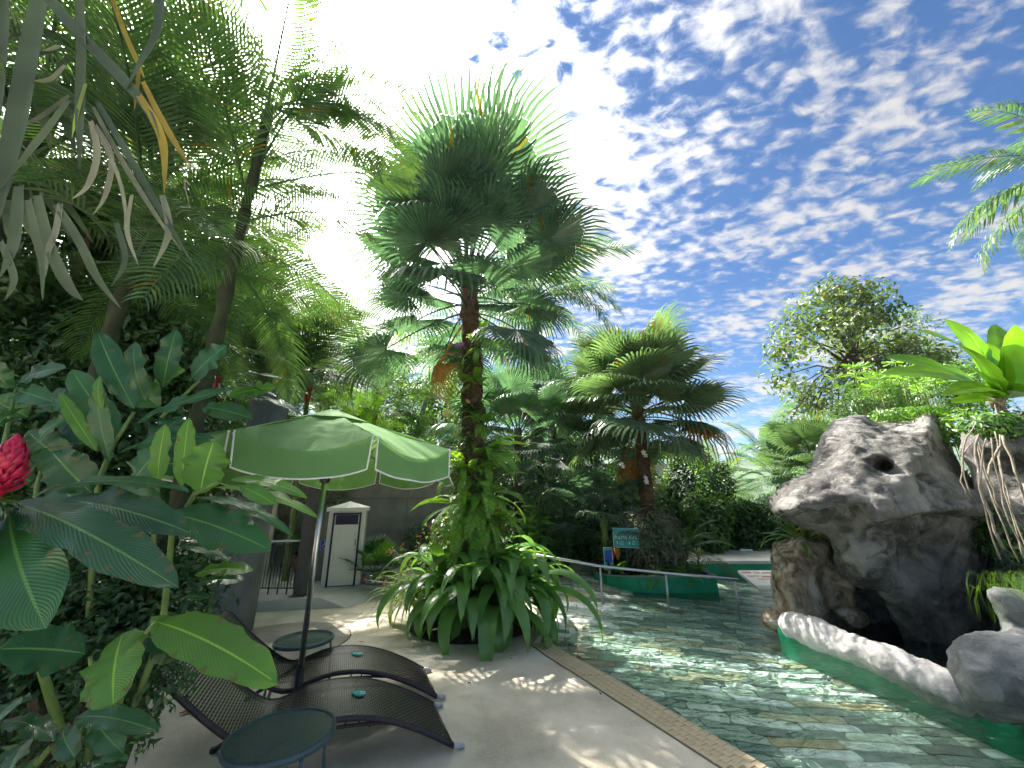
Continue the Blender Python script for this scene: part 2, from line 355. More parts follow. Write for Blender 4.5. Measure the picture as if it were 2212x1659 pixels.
leafm('canvas', (.098, .195, .070), (.108, .21, .078), trans=.24, tcol=(1.15, 1.2, .7), rough=.85, var=.10, spec=.2)
mat('piping', (.72, .74, .68), .7)
noisy('pot', [(.16, .21, .22), (.24, .29, .30)], scale=6, bump=.3, rough=.7)
noisy('pot_brown', [(.14, .08, .05), (.2, .12, .08)], scale=6, bump=.3, rough=.8)
noisy('bark', [(.035, .025, .016), (.10, .075, .05), (.19, .16, .12)], scale=4, bump=1, bscale=22, rough=.95, stretch=(1, 1, .4), dist=.03)
noisy('palm_bark', [(.03, .018, .010), (.085, .050, .028), (.15, .10, .06)], scale=6, bump=1, bscale=30, rough=.95, stretch=(1, 1, 1.6), dist=.03, island=.3)
noisy('pale_bark', [(.14, .14, .12), (.28, .27, .24), (.4, .39, .36)], scale=5, bump=.6, bscale=30, rough=.9, stretch=(1, 1, .5))
noisy('royal_bark', [(.10, .10, .09), (.19, .19, .17)], scale=4, bump=.5, bscale=20, rough=.9, stretch=(.5, .5, 3))
noisy('red_shaft', [(.30, .015, .012), (.50, .04, .02)], scale=6, bump=.1, rough=.45)
noisy('petiole', [(.10, .16, .03), (.17, .22, .05)], scale=9, bump=.1, rough=.5)
noisy('stem_green', [(.07, .14, .03), (.16, .24, .07)], scale=9, bump=.1, rough=.5)
noisy('stem_dark', [(.02, .03, .012), (.05, .06, .03)], scale=9, bump=.4, rough=.8)
noisy('root', [(.12, .10, .07), (.30, .26, .20)], scale=20, bump=.5, rough=.9)
noisy('slab_white', [(.62, .60, .56), (.74, .73, .70)], scale=3, bump=.2, rough=.8)
mat('mosaic_red', (.45, .22, .14), .6)
mat('petal_white', (.75, .76, .74), .5); mat('petal_purple', (.42, .06, .42), .5); mat('petal_yellow', (.62, .58, .22), .5); mat('petal_orange', (.62, .30, .10), .5)
noisy('flower_red', [(.30, .004, .03), (.55, .02, .08)], scale=30, bump=.2, rough=.35, island=.25)
mat('red', (.55, .02, .015), .5)
# leaves: reflectances stay at leaf values, the backlight comes from the translucent share
leafm('ginger', (.013, .056, .024), (.024, .082, .028), trans=.28, rough=.25, var=.30, vein=210, spec=.55)
leafm('ginger_bright', (.045, .12, .022), (.065, .155, .028), trans=.42, rough=.34, var=.25, vein=210)
leafm('fanleaf', (.036, .068, .048), (.060, .098, .062), trans=.46, rough=.36, tcol=(1.2, 1.5, .8), brown=.015)
leafm('fanleaf_b', (.055, .090, .056), (.078, .120, .066), trans=.38, rough=.38, tcol=(1.5, 1.7, .7), brown=.03)
leafm('fan_dry', (.20, .10, .03), (.28, .15, .05), trans=.3, rough=.7)
leafm('pinnate', (.030, .064, .036), (.052, .096, .042), trans=.44, rough=.36, brown=.01)
leafm('pinnate_b', (.09, .19, .02), (.15, .26, .025), trans=.5, rough=.4)
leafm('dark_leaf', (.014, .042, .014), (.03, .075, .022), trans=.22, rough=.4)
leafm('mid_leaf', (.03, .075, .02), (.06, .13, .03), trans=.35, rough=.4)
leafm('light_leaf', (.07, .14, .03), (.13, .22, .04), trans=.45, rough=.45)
leafm('tree_leaf', (.035, .065, .03), (.08, .115, .035), trans=.3, rough=.42, brown=.03)
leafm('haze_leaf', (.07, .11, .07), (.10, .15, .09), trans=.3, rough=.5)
leafm('lily', (.055, .13, .035), (.085, .175, .045), trans=.3, rough=.26, vein=0, spec=.6, var=.2)
leafm('lily_yellow', (.16, .22, .05), (.22, .28, .07), trans=.4, rough=.4)
leafm('bromeliad', (.055, .14, .010), (.085, .175, .014), trans=.45, rough=.3, var=.3)
leafm('fern', (.07, .16, .03), (.14, .24, .04), trans=.45, rough=.5)
leafm('dry_strap', (.11, .12, .085), (.20, .20, .14), trans=.3, rough=.6, tcol=(1.2, 1.2, .9))
leafm('dry_yellow', (.15, .115, .02), (.24, .19, .03), trans=.4, rough=.6, tcol=(1.4, 1.2, .5))
leafm('strap_grey', (.036, .056, .032), (.070, .090, .048), trans=.38, rough=.5, tcol=(1.1, 1.2, .9))
leafm('moss', (.05, .13, .01), (.10, .20, .02), trans=.3, rough=.7)
def tiles_mat():
    m = noisy('pool_tile', [(.5, .5, .5), (.5, .5, .5)], scale=8, bump=.35, bscale=40, rough=.6, dist=.004)
    nt = m.node_tree; L = nt.links.new; b = nt.nodes['Principled BSDF']
    g = _node(nt, 'ShaderNodeNewGeometry'); oi = _node(nt, 'ShaderNodeObjectInfo')
    ad = _node(nt, 'ShaderNodeMath', operation='ADD'); L(g.outputs['Random Per Island'], ad.inputs[0]); L(oi.outputs['Random'], ad.inputs[1])
    fr = _node(nt, 'ShaderNodeMath', operation='FRACT'); L(ad.outputs[0], fr.inputs[0])
    cr = _node(nt, 'ShaderNodeValToRGB'); L(fr.outputs[0], cr.inputs[0]); cr.color_ramp.interpolation = 'CONSTANT'
    cols = [(.10, .12, .09), (.30, .33, .24), (.17, .20, .15), (.50, .52, .42), (.30, .21, .10), (.24, .27, .20), (.58, .59, .50), (.36, .30, .18), (.20, .23, .18), (.42, .45, .34), (.13, .16, .13), (.62, .58, .46)]
    e = cr.color_ramp.elements; cols = [tuple(min(.8, x * 1.45 + .07) for x in (c[0] * .95, c[1] * 1.0, c[2] * 1.05)) for c in cols]
    while len(e) < len(cols): e.new(.5)
    for i, c in enumerate(cols): e[i].position = i / len(cols); e[i].color = (*c, 1)
    n = _node(nt, 'ShaderNodeTexNoise'); tc = _node(nt, 'ShaderNodeTexCoord'); L(tc.outputs['Object'], n.inputs['Vector']); n.inputs['Scale'].default_value = 12; n.inputs['Detail'].default_value = 6
    mr = _node(nt, 'ShaderNodeMapRange'); L(n.outputs['Fac'], mr.inputs['Value']); mr.inputs['From Min'].default_value = .3; mr.inputs['From Max'].default_value = .7; mr.inputs['To Min'].default_value = .72; mr.inputs['To Max'].default_value = 1.25
    hs = _node(nt, 'ShaderNodeHueSaturation'); L(cr.outputs[0], hs.inputs['Color']); L(mr.outputs[0], hs.inputs['Value']); L(hs.outputs[0], b.inputs['Base Color'])
tiles_mat()
def water_mat():
    m = bpy.data.materials.new('water'); m.use_nodes = True; nt = m.node_tree; L = nt.links.new; nt.nodes.clear(); M['water'] = m
    out = _node(nt, 'ShaderNodeOutputMaterial'); tr = _node(nt, 'ShaderNodeBsdfTransparent'); tr.inputs[0].default_value = (.82, .96, .93, 1)
    gl = _node(nt, 'ShaderNodeBsdfGlossy'); gl.inputs['Roughness'].default_value = .015
    fr = _node(nt, 'ShaderNodeFresnel'); fr.inputs[0].default_value = 1.5
    tc = _node(nt, 'ShaderNodeTexCoord'); mp = _node(nt, 'ShaderNodeMapping'); L(tc.outputs['Object'], mp.inputs[0]); mp.inputs['Scale'].default_value = (.75, 1.5, 1)
    n = _node(nt, 'ShaderNodeTexNoise'); L(mp.outputs[0], n.inputs['Vector']); n.inputs['Scale'].default_value = 3.6; n.inputs['Detail'].default_value = 4; n.inputs['Distortion'].default_value = 1.2
    bp = _node(nt, 'ShaderNodeBump'); L(n.outputs['Fac'], bp.inputs['Height']); bp.inputs['Strength'].default_value = 1; bp.inputs['Distance'].default_value = .11
    L(bp.outputs[0], gl.inputs['Normal']); L(bp.outputs[0], fr.inputs['Normal'])
    mx = _node(nt, 'ShaderNodeMixShader'); L(fr.outputs[0], mx.inputs[0]); L(tr.outputs[0], mx.inputs[1]); L(gl.outputs[0], mx.inputs[2]); L(mx.outputs[0], out.inputs[0])
water_mat()
def glass_mat():
    m = bpy.data.materials.new('frosted_glass'); m.use_nodes = True; nt = m.node_tree; L = nt.links.new; M['frosted_glass'] = m
    b = nt.nodes['Principled BSDF']; b.inputs['Base Color'].default_value = (.09, .15, .15, 1); b.inputs['Roughness'].default_value = .16
    tr = _node(nt, 'ShaderNodeBsdfTransparent'); tr.inputs[0].default_value = (.45, .56, .54, 1)
    tc = _node(nt, 'ShaderNodeTexCoord'); n = _node(nt, 'ShaderNodeTexVoronoi'); L(tc.outputs['Object'], n.inputs['Vector']); n.inputs['Scale'].default_value = 110
    bp = _node(nt, 'ShaderNodeBump'); L(n.outputs['Distance'], bp.inputs['Height']); bp.inputs['Strength'].default_value = .5; bp.inputs['Distance'].default_value = .002; L(bp.outputs[0], b.inputs['Normal'])
    mx = _node(nt, 'ShaderNodeMixShader'); mx.inputs[0].default_value = .42; L(b.outputs[0], mx.inputs[1]); L(tr.outputs[0], mx.inputs[2]); L(mx.outputs[0], nt.nodes['Material Output'].inputs[0])
glass_mat()
# ---------------------------------------------------------------- the air
def haze():
    m = bpy.data.materials.new('haze'); m.use_nodes = True; nt = m.node_tree; nt.nodes.clear(); M['haze'] = m
    v = _node(nt, 'ShaderNodeVolumePrincipled'); v.inputs['Color'].default_value = (.80, .88, 1, 1); v.inputs['Density'].default_value = .0003; v.inputs['Anisotropy'].default_value = .35
    nt.links.new(v.outputs[0], _node(nt, 'ShaderNodeOutputMaterial').inputs['Volume'])
    o = part('haze', MB().box((0, 0, 58), (6400, 6400, 122)), 'haze', None); o['kind'] = 'stuff'; o['label'] = 'thin bluish haze filling the valley air'; o['category'] = 'haze'
haze()
# ---------------------------------------------------------------- ground, deck, pool
HOLE = (-.5, -9.0, 12.0, 14.0)
mb = MB()
x0, y0, x1, y1 = HOLE; B = 3000
for q in ((-B, -B, B, y0), (-B, y1, B, B), (-B, y0, x0, y1), (x1, y0, B, y1)):
    mb.poly([(q[0], q[1], -.06), (q[2], q[1], -.06), (q[2], q[3], -.06), (q[0], q[3], -.06)])
struct('ground', mb, 'soil')
def lawn_patch():
    mb = MB(); mb.poly([(-30, 16, -.02), (60, 16, -.02), (60, 70, .5), (-30, 70, .5)]); struct('lawn', mb, 'lawn')
lawn_patch()
def hills():
    mb = MB(); n, m = 90, 14; i0 = 0
    for j in range(m):
        for i in range(n):
            a = rad(-75 + 150 * i / (n - 1)); d = 150 + 30 * j
            h = (j / (m - 1)) ** .8 * (39 + 13 * mnoise.noise(Vector((a * 3.0, 3.1, 0))) + 12 * mnoise.noise(Vector((a * 11, 1, j * .3)))) + 4 * mnoise.noise(Vector((a * 40, j, 0)))
            h *= 1.5 + .75 * math.exp(-((a + .03) / .18) ** 2) - .15 * (a > .35)
            mb.v.append((d * sin(a), d * cos(a), h - 3))
    for j in range(m - 1):
        for i in range(n - 1):
            a = j * n + i; mb.f.append((a, a + 1, a + n + 1, a + n))
    struct('hills', mb, 'hill', smooth=True)
hills()
K = [(-.0, 0)]
KI = [(2.40, .93), (1.86, 2.0), (1.32, 3.09), (.96, 3.80), (.62, 4.48), (.36, 4.98), (.21, 5.34)]
KO = [(2.70, .93), (2.15, 2.0), (1.62, 3.08), (1.26, 3.80), (.91, 4.48), (.64, 4.95), (.47, 5.32)]
deck_edge = [(9.0, -8.9), (9.0, -2.5), (4.2, -1.2), (2.9, -.2)] + KI + [(.34, 5.75), (.32, 6.5), (.42, 7.2), (.8, 8.2), (1.3, 9.4), (1.7, 10.6), (2.2, 12.6), (2.4, 14.5)]
mb = MB(); mb.prism(deck_edge + [(-12, 14.5), (-12, -8.9)], -.9, 0.0)
struct('deck', mb, 'concrete')
mb = MB()
for i in range(len(KI) - 1):
    a, b, c, d = KI[i], KO[i], KO[i + 1], KI[i + 1]
    mb.prism([a, b, c, d], -.8, .0045)
kerb = struct('pool_kerb', mb, 'kerb_grout')
def kerb_tiles():
    me = MB().box((0, 0, 0), (.0635, .0655, .006)).mesh('tile', 'kerb_tile')
    # walk the kerb from the planting bed to the near end
    P = [Vector((*p, 0)) for p in KI[::-1]]; Q = [Vector((*p, 0)) for p in KO[::-1]]
    def at(L, t):
        k = min(int(t), len(L) - 2); return L[k].lerp(L[k + 1], t - k)
    t = 0.0; n = 0
    while n < 74:
        a, b = at(P, t), at(Q, t); seg = (P[min(int(t), 5) + 1] - P[min(int(t), 5)]).length
        d = (at(P, t + .01) - at(P, t)).normalized(); ang = math.atan2(d.y, d.x)
        for k in range(4):
            p = a.lerp(b, (k + .5) / 4)
            ob('tile', me, kerb, loc=(p.x, p.y, .0058 + NR.uniform(-.0006, .0006)), rot=(0, 0, ang + NR.uniform(-.012, .012)))
        t += .0665 / seg; n += 1
        if t >= len(P) - 1.02: break
kerb_tiles()
# joints in the deck
def strip(pts, w, z=.003):
    mb = MB(); L = [];Rr = []
    for i, p in enumerate(pts):
        a = Vector(pts[max(i - 1, 0)]); b = Vector(pts[min(i + 1, len(pts) - 1)]); d = (b - a).normalized(); n = Vector((-d.y, d.x))
        L.append((p[0] + n.x * w / 2, p[1] + n.y * w / 2, z)); Rr.append((p[0] - n.x * w / 2, p[1] - n.y * w / 2, z))
    for i in range(len(pts) - 1): mb.poly([L[i], L[i + 1], Rr[i + 1], Rr[i]])
    return mb
j = strip([(p[0] - .012, p[1]) for p in KI], .010); part('joint', j, 'stem_dark', bpy.data.objects['deck'])
g = [G(1140, 1408), G(1075, 1425), G(1010, 1445), G(960, 1468)]
part('joint', strip([(p.x, p.y) for p in g], .006), 'concrete_dark', bpy.data.objects['deck'])
g = [G(1005, 1478), G(1240, 1452)]
# ---- raised walkway behind, ramping down to the right
W0 = [G(300, 1330, 0), G(470, 1326, 0), G(557, 1322, 0), G(640, 1316, 0), G(690, 1314, 0)]
ramp_end = G(745, 1313, 0)
mb = MB()
f0 = [(p.x, p.y) for p in W0]
top = .15
back = [(f0[-1][0] + .9, 9.4), (f0[-1][0] + .9, 14.4), (-12, 14.4), (-12, f0[0][1] + .6)]
mb.prism([(-12, f0[0][1] + .2)] + f0 + back[:2] + back[2:3], -.05, top)
# ramp wedge
a = f0[-1]; b = back[0]; r1 = (ramp_end.x, ramp_end.y); r2 = (ramp_end.x + 1.6, 9.8); b2 = (b[0], 14.4)
i = mb.vs([(a[0], a[1], top), (b[0], b[1], top), (b2[0], b2[1], top), (r1[0], r1[1], .003), (r2[0], r2[1], .003), (r2[0] + .3, 14.4, .003), (a[0], a[1], 0)])
mb.f += [(i, i + 3, i + 4, i + 1), (i + 1, i + 4, i + 5, i + 2), (i, i + 6, i + 3)]
struct('walkway', mb, 'walkway_concrete')
# round concrete slab round the pillar
PILLAR = Vector((-3.86, 5.95, 0))
mb = MB(); c = Vector((-2.98, 5.55, 0))
mb.prism([(c.x + .86 * cos(a), c.y + .80 * sin(a)) for a in np.linspace(0, 2 * pi, 48)[:-1]], -.01, .007); struct('round_slab', mb, 'concrete_dark')
mb = MB(); mb.prism([(c.x + .874 * cos(a), c.y + .814 * sin(a)) for a in np.linspace(0, 2 * pi, 48)[:-1]], -.01, .0035); struct('slab_joint', mb, 'stem_dark')
# soil beds
def mound(name, pts, h, m='soil', z0=.0):
    c = sum((Vector(p) for p in pts), Vector((0, 0))) / len(pts); mb = MB(); rings = 7; n = len(pts)
    for k in range(rings):
        f = 1 - k / (rings - 1)
        for p in pts:
            q = c + (Vector(p) - c) * f
            z = z0 + (.012 if k == 0 else h * (1 - f ** 2.2) + .03 * mnoise.noise(Vector((q.x * 5, q.y * 5, 0))) + .03)
            mb.v.append((q.x, q.y, z if k else z0 - .02))
    for k in range(rings - 1):
        for i in range(n): a = k * n + i; b = k * n + (i + 1) % n; mb.f.append((a, b, b + n, a + n))
    return struct(name, mb, m, smooth=True)
BED = Vector((-.62, 6.2))
mound('palm_bed', [(BED.x + .02 + .90 * cos(a), BED.y + .86 * sin(a)) for a in np.linspace(0, 2 * pi, 40)[:-1]], .10)
g = [G(150, 1680), G(250, 1560), G(335, 1475), G(395, 1400), G(450, 1350)]
def dense(P, m=6):
    out = []
    for i in range(len(P)):
        a, b = Vector(P[i]), Vector(P[(i + 1) % len(P)])
        for k in range(m): out.append(tuple(a.lerp(b, k / m)))
    return out
mound('garden_bed', dense([(p.x, p.y) for p in g] + [(-4.4, 5.9), (-7.5, 6.4), (-9, 4), (-9, -1), (-1.6, -1), (-1.3, .6)]), .10)
for nm, P in (('back_bed', [(-2.0, 9.3), (-1.1, 9.0), (.2, 9.3), (1.0, 10.2), (1.3, 13.8), (-2.2, 13.8)]),):
    mound(nm, dense(P), .06)
# ---- pool floor, tiles, water
SN = Vector((.844, -.536))
def s_of(x, y): return (x - .45) * SN.x + (y - 5.7) * SN.y
def floor_z(x, y):
    s = s_of(x, y)
    if s < 0: return max(-.1 - .105 * s, -.1) if s > -1.0 else .005
    return -.1 - .11 * s if s < 2.4 else -.364 - .02 * (s - 2.4)
def pool_floor():
    nx, ny = 70, 80; X = np.linspace(0, 11.5, nx); Y = np.linspace(-3, 13.5, ny)
    V = [(x, y, min(floor_z(x, y), -.002) - .006) for y in Y for x in X]
    Q = [(j * nx + i, j * nx + i + 1, (j + 1) * nx + i + 1, (j + 1) * nx + i) for j in range(ny - 1) for i in range(nx - 1)]
    o = ob('pool_floor', np_mesh('pool_floor', V, Q, 'pool_grout', True)); o['kind'] = 'structure'; return o
PF = pool_floor()
def wavy(L, w, seed, h=.012):
    r = np.random.RandomState(seed); P = []; n = 6; c = .014
    for k in range(n): P.append((-L / 2 + c + (L - 2 * c) * k / (n - 1), -w / 2 + r.uniform(-.005, .005)))
    P.append((L / 2, -w / 4)); P.append((L / 2, w / 4))
    for k in range(n): P.append((L / 2 - c - (L - 2 * c) * k / (n - 1), w / 2 + r.uniform(-.005, .005)))
    P.append((-L / 2, w / 4)); P.append((-L / 2, -w / 4))
    P = [(x + r.uniform(-.006, .006), y) for x, y in P]
    N = len(P); V = [(x, y, 0) for x, y in P] + [(x * .985, y * .95, h) for x, y in P]
    F = [tuple(range(N, 2 * N))] + [(i, (i + 1) % N, N + (i + 1) % N, N + i) for i in range(N)]
    return V, F
def warp(q):
    """the uneven hand laid courses: neighbouring edges bend together"""
    k = min(1, max(0, s_of(q[0], q[1]) + .3)); p = Vector((q[0] * 3.1, q[1] * 5.2, 0)); p2 = Vector((q[0] * 7.0, q[1] * 12.0, 4))
    return Vector((q[0] + k * (.05 * mnoise.noise(p) + .02 * mnoise.noise(p2)), q[1] + k * (.020 * mnoise.noise(p + Vector((9, 9, 9))) + .014 * mnoise.noise(p2 + Vector((5, 3, 1)))), q[2]))
def pool_tiles():
    shapes = [(L, wavy(L, .131, 10 * i + s)) for s in range(3) for i, L in enumerate((.24, .32, .40, .50, .60))]
    ang = rad(-4); ca, sa = cos(ang), sin(ang); rest = MB(); cand = []
    v = -2.0
    while v < 12.5:
        u = -1.0 + rng.uniform(-.3, 0)
        while u < 9:
            k = rng.randrange(len(shapes)); L = shapes[k][0]
            cu = u + L / 2; x = cu * ca - v * sa; y = cu * sa + v * ca; u += L + .007
            if not (-1.35 < s_of(x, y)): continue
            if x < .1 or y < 1.2 or y > 11.0 or x > 7.6 or (x > 4.2 and y < 6): continue
            if y < 5.3 and x < 3.09 - .0 + (1.32 - x) * 0 - 9: continue
            d = (_f.y * y + _f.z * (-.3 - EYE)); px = 1106 + FPX * x / max(d, .1)
            if px > 2300 or px < 1000: continue
            e = -(y - 5.33) * .55 + .28
            if y < 5.33 and x < e: continue
            if y >= 5.33 and x < .3: continue
            cand.append((d, x, y, k))
        v += .1385
    cand.sort(); near = 0
    for d, x, y, k in cand:
        z = min(floor_z(x, y), .0)
        e = .05; nx_ = (floor_z(x - e, y) - floor_z(x + e, y)) / (2 * e); ny_ = (floor_z(x, y - e) - floor_z(x, y + e)) / (2 * e)
        nrm = Vector((nx_, ny_, 1)).normalized(); R = Vector((0, 0, 1)).rotation_difference(nrm).to_matrix() @ Matrix.Rotation(ang + rng.uniform(-.012, .012), 3, 'Z')
        pz = z - .004 + rng.uniform(-.002, .003)
        if near < 300 and d > 1.6:
            V, F = shapes[k][1]; O_ = Vector((x, y, pz)); ob('tile', MB().add([warp(R @ Vector(q) + O_) - O_ for q in V], F).mesh('tile', 'pool_tile'), PF, loc=O_); near += 1
        else:
            V, F = shapes[k][1]; rest.add([warp(R @ Vector(q) + Vector((x, y, pz))) for q in V], F)
    o = part('tile_field', rest, 'pool_tile', PF); o['kind'] = 'stuff'
pool_tiles()
mb = MB(); mb.poly([(-.3, -3.0, -.1), (11.5, -3.0, -.1), (11.5, 13.0, -.1), (-.3, 13.0, -.1)])
struct('pool_water', mb, 'water')
# ---- far pool wall and far deck
mb = MB(); mb.prism([(3.7, 10.55), (12, 10.1), (12, 10.45), (3.7, 10.85)], -.8, .12); struct('far_pool_wall', mb, 'green_paint')
mb = MB(); mb.prism([(3.6, 10.5), (12, 10.05), (12, 14.5), (2.2, 14.5), (2.6, 11.3), (3.6, 11.0)], .125, .19); struct('far_deck', mb, 'walkway_concrete')
# ---- island planter
isl = [(1.77, 9.36), (1.95, 8.95), (2.20, 8.68), (2.52, 8.51), (3.0, 8.42), (3.5, 8.41), (4.02, 8.44), (4.12, 9.3), (3.9, 10.2), (3.2, 10.7), (2.3, 10.7), (1.85, 10.1)]
t = thing('island_planter', 'green painted concrete planter island standing in the pool behind the handrail', 'planter', (3.0, 9.4, -.5))
def rel(P): return [(p[0] - 3.0, p[1] - 9.4) for p in P]
def inset(P, f):
    c = (3.0, 9.5); return [(c[0] + (p[0] - c[0]) * f, c[1] + (p[1] - c[1]) * f) for p in P]
mb = MB(); n = len(isl); outer = rel(isl); inn = rel(inset(isl, .93))
zt = [.12, .14, .16, .18, .19, .19, .19, .19, .19, .17, .15, .13]
i = mb.vs([(p[0], p[1], 0) for p in outer] + [(p[0], p[1], .5 + z) for p, z in zip(outer, zt)] + [(p[0], p[1], .5 + z) for p, z in zip(inn, zt)] + [(p[0], p[1], .3) for p in inn])
for k in range(n):
    k2 = (k + 1) % n
    for a in range(3): mb.f.append((i + a * n + k, i + a * n + k2, i + (a + 1) * n + k2, i + (a + 1) * n + k))
part('planter_wall', mb, 'green_paint', t)
mb = MB(); n = len(isl); o2 = rel(inset(isl, 1.012)); i2 = rel(inset(isl, .925))
i = mb.vs([(p[0], p[1], .502 + z) for p, z in zip(o2, zt)] + [(p[0], p[1], .522 + z) for p, z in zip(o2, zt)] + [(p[0], p[1], .522 + z) for p, z in zip(i2, zt)] + [(p[0], p[1], .502 + z) for p, z in zip(i2, zt)])
for k in range(n):
    k2 = (k + 1) % n
    for a in range(4): mb.f.append((i + a * n + k, i + a * n + k2, i + ((a + 1) % 4) * n + k2, i + ((a + 1) % 4) * n + k))
part('rim', mb, 'concrete_dark', t)
mb = MB(); mb.poly([(p[0], p[1], .60) for p in rel(inset(isl, .94))]); part('soil', mb, 'soil', t)
# ---------------------------------------------------------------- sun loungers
PROF = [(0, .0), (.10, .062), (.23, .14), (.36, .205), (.49, .262), (.62, .305), (.76, .333), (.90, .343), (1.03, .330), (1.13, .300), (1.22, .272), (1.29, .275), (1.37, .315), (1.47, .390), (1.58, .485), (1.69, .59), (1.79, .69), (1.88, .78)]
def prof(s):
    for (a, za), (b, zb) in zip(PROF, PROF[1:]):
        if s <= b: return za + (zb - za) * (s - a) / (b - a)
    return PROF[-1][1]
def smoothprof(s): return (prof(max(0, s - .04)) + prof(s) * 2 + prof(min(1.88, s + .04))) / 4
def make_lounger():
    t = thing('sun_lounger', 'x', 'sun lounger', (0, 0, 0), 0, 'wicker sun loungers side by side on the deck')
    Wd = .62
    for y in (0, Wd):
        pts = [(s, y, smoothprof(s) - .012) for s in np.linspace(.07, 1.88, 40)]
        r = part('rail', MB().tube(pts, .019, 8), 'wicker_rail', t, True)
        a = Vector((0.0, y, .018)); b = Vector((.07, y, smoothprof(.07) - .010))
        part('foot_cap', MB().tube([a + (b - a) * .15, b], .019, 8).tube([a - (b - a) * .12, a + (b - a) * .12], .016, 8), 'grey_cap', r, True)
        # inner stiffener bowed under the rail
        pts = [(s, y + (.012 if y == 0 else -.012), smoothprof(s) - .015 - .045 * sin(pi * (s - .45) / .75)) for s in np.linspace(.45, 1.2, 16)]
        part('under_rail', MB().tube(pts, .010, 6), 'wicker_rail', t, True)
        for s in (.62, .70, .78, .95): part('tie', MB().tube([(s, y + (.008 if y == 0 else -.008), smoothprof(s) - .02), (s + .02, y + (.012 if y == 0 else -.012), smoothprof(s) - .06)], .005, 5), 'wicker_rail', t, True)
        # rear leg running back from the low point to the ground behind
        pts = [(1.18, y, .262), (1.36, y + (-.03 if y == 0 else .03), .15), (1.60, y + (-.06 if y == 0 else .06), .012)]
        lg = part('leg', MB().tube(pts, .017, 8), 'wicker_rail', t, True)
        part('foot_cap', MB().lathe([(.018, 0), (.021, .01), (.019, .03)], (1.60, y + (-.06 if y == 0 else .06), 0), 10), 'black', lg)
        pts = [(1.16, y, .27), (1.0, y, .13), (.90, y, .012)]
    for s in (.08, 1.22, 1.87): part('cross_bar', MB().tube([(s, .0, smoothprof(s) - .012), (s, Wd, smoothprof(s) - .012)], .013, 8), 'wicker_rail', t, True)
    part('cross_bar', MB().tube([(1.40, -.035, .125), (1.40, Wd + .035, .125)], .013, 8), 'wicker_rail', t, True)
    # woven seat: flat strands across, going over and under the long ones
    V = []; F = []; nl = 26; ss = np.arange(.10, 1.87, .0155)
    ys = np.linspace(.012, Wd - .012, nl * 2 + 1)
    for k, s in enumerate(ss):
        z = smoothprof(s); dz = (smoothprof(min(s + .01, 1.88)) - smoothprof(s - .01)) / .02; tn = Vector((1, 0, dz)).normalized(); nn = Vector((-tn.z, 0, tn.x))
        i0 = len(V); w = .0068
        for j, y in enumerate(ys):
            h = .0042 * (1 if (j // 2 + k) % 2 else -1) * (1 if j % 2 else 0)
            c = Vector((s, y, z)) + nn * h
            V.append(c - tn * w); V.append(c + tn * w)
        for j in range(len(ys) - 1):
            a = i0 + 2 * j; F.append((a, a + 1, a + 3, a + 2))
    for j in range(nl):
        y = (ys[2 * j] + ys[2 * j + 1]) / 2 + .002; i0 = len(V); S_ = np.linspace(.10, 1.87, 150)
        for k, s in enumerate(S_):
            V.append(Vector((s, y - .0040, smoothprof(s) + .001))); V.append(Vector((s, y + .0040, smoothprof(s) + .001)))
        for k in range(len(S_) - 1):
            a = i0 + 2 * k; F.append((a, a + 1, a + 3, a + 2))
    o = ob('seat_weave', np_mesh('seat_weave', [tuple(v) for v in V], F, 'wicker'), t); o['kind'] = 'stuff'
    return t
def place(t, tip, tip2):
    a = Vector((*tip, 0)); b = Vector((*tip2, 0)); ydir = (b - a).normalized()
    xdir = Vector((ydir.y, -ydir.x, 0)); xdir = -xdir if xdir.x > 0 else xdir
    # local x towards the head, local y towards the far side
    ang = math.atan2(xdir.y, xdir.x)
    Mx = Matrix(((xdir.x, ydir.x, 0, a.x), (xdir.y, ydir.y, 0, a.y), (0, 0, 1, 0), (0, 0, 0, 1)))
    return Mx
def mirrored_fix(t, Mx):
    # the head lies to the left, the far side away from the camera: a left-handed pair, so the parts are mirrored once in mesh space
    t.location = Mx.translation; xd = Vector((Mx[0][0], Mx[1][0])); t.rotation_euler = (0, 0, math.atan2(xd.y, xd.x))
L1 = make_lounger()
for me in {c.data for c in list(L1.children) + [g for c in L1.children for g in c.children] if c.type == 'MESH'}:
    me.transform(Matrix.Diagonal((1, -1, 1, 1))); me.flip_normals()
L2 = copy_tree(L1)
mirrored_fix(L1, place(L1, (-.37, 3.32), (-.62, 3.89))); mirrored_fix(L2, place(L2, (-.62, 4.03), (-.87, 4.62)))
L1['label'] = 'dark brown woven wicker sun lounger nearest the glass side table in front'
L2['label'] = 'second wicker sun lounger, behind the umbrella pole, partly hidden by the nearer one'
def lp(L, s, y, dz=0):
    return L.matrix_world @ Vector((s, -y, smoothprof(s) + dz))
bpy.context.view_layer.update()
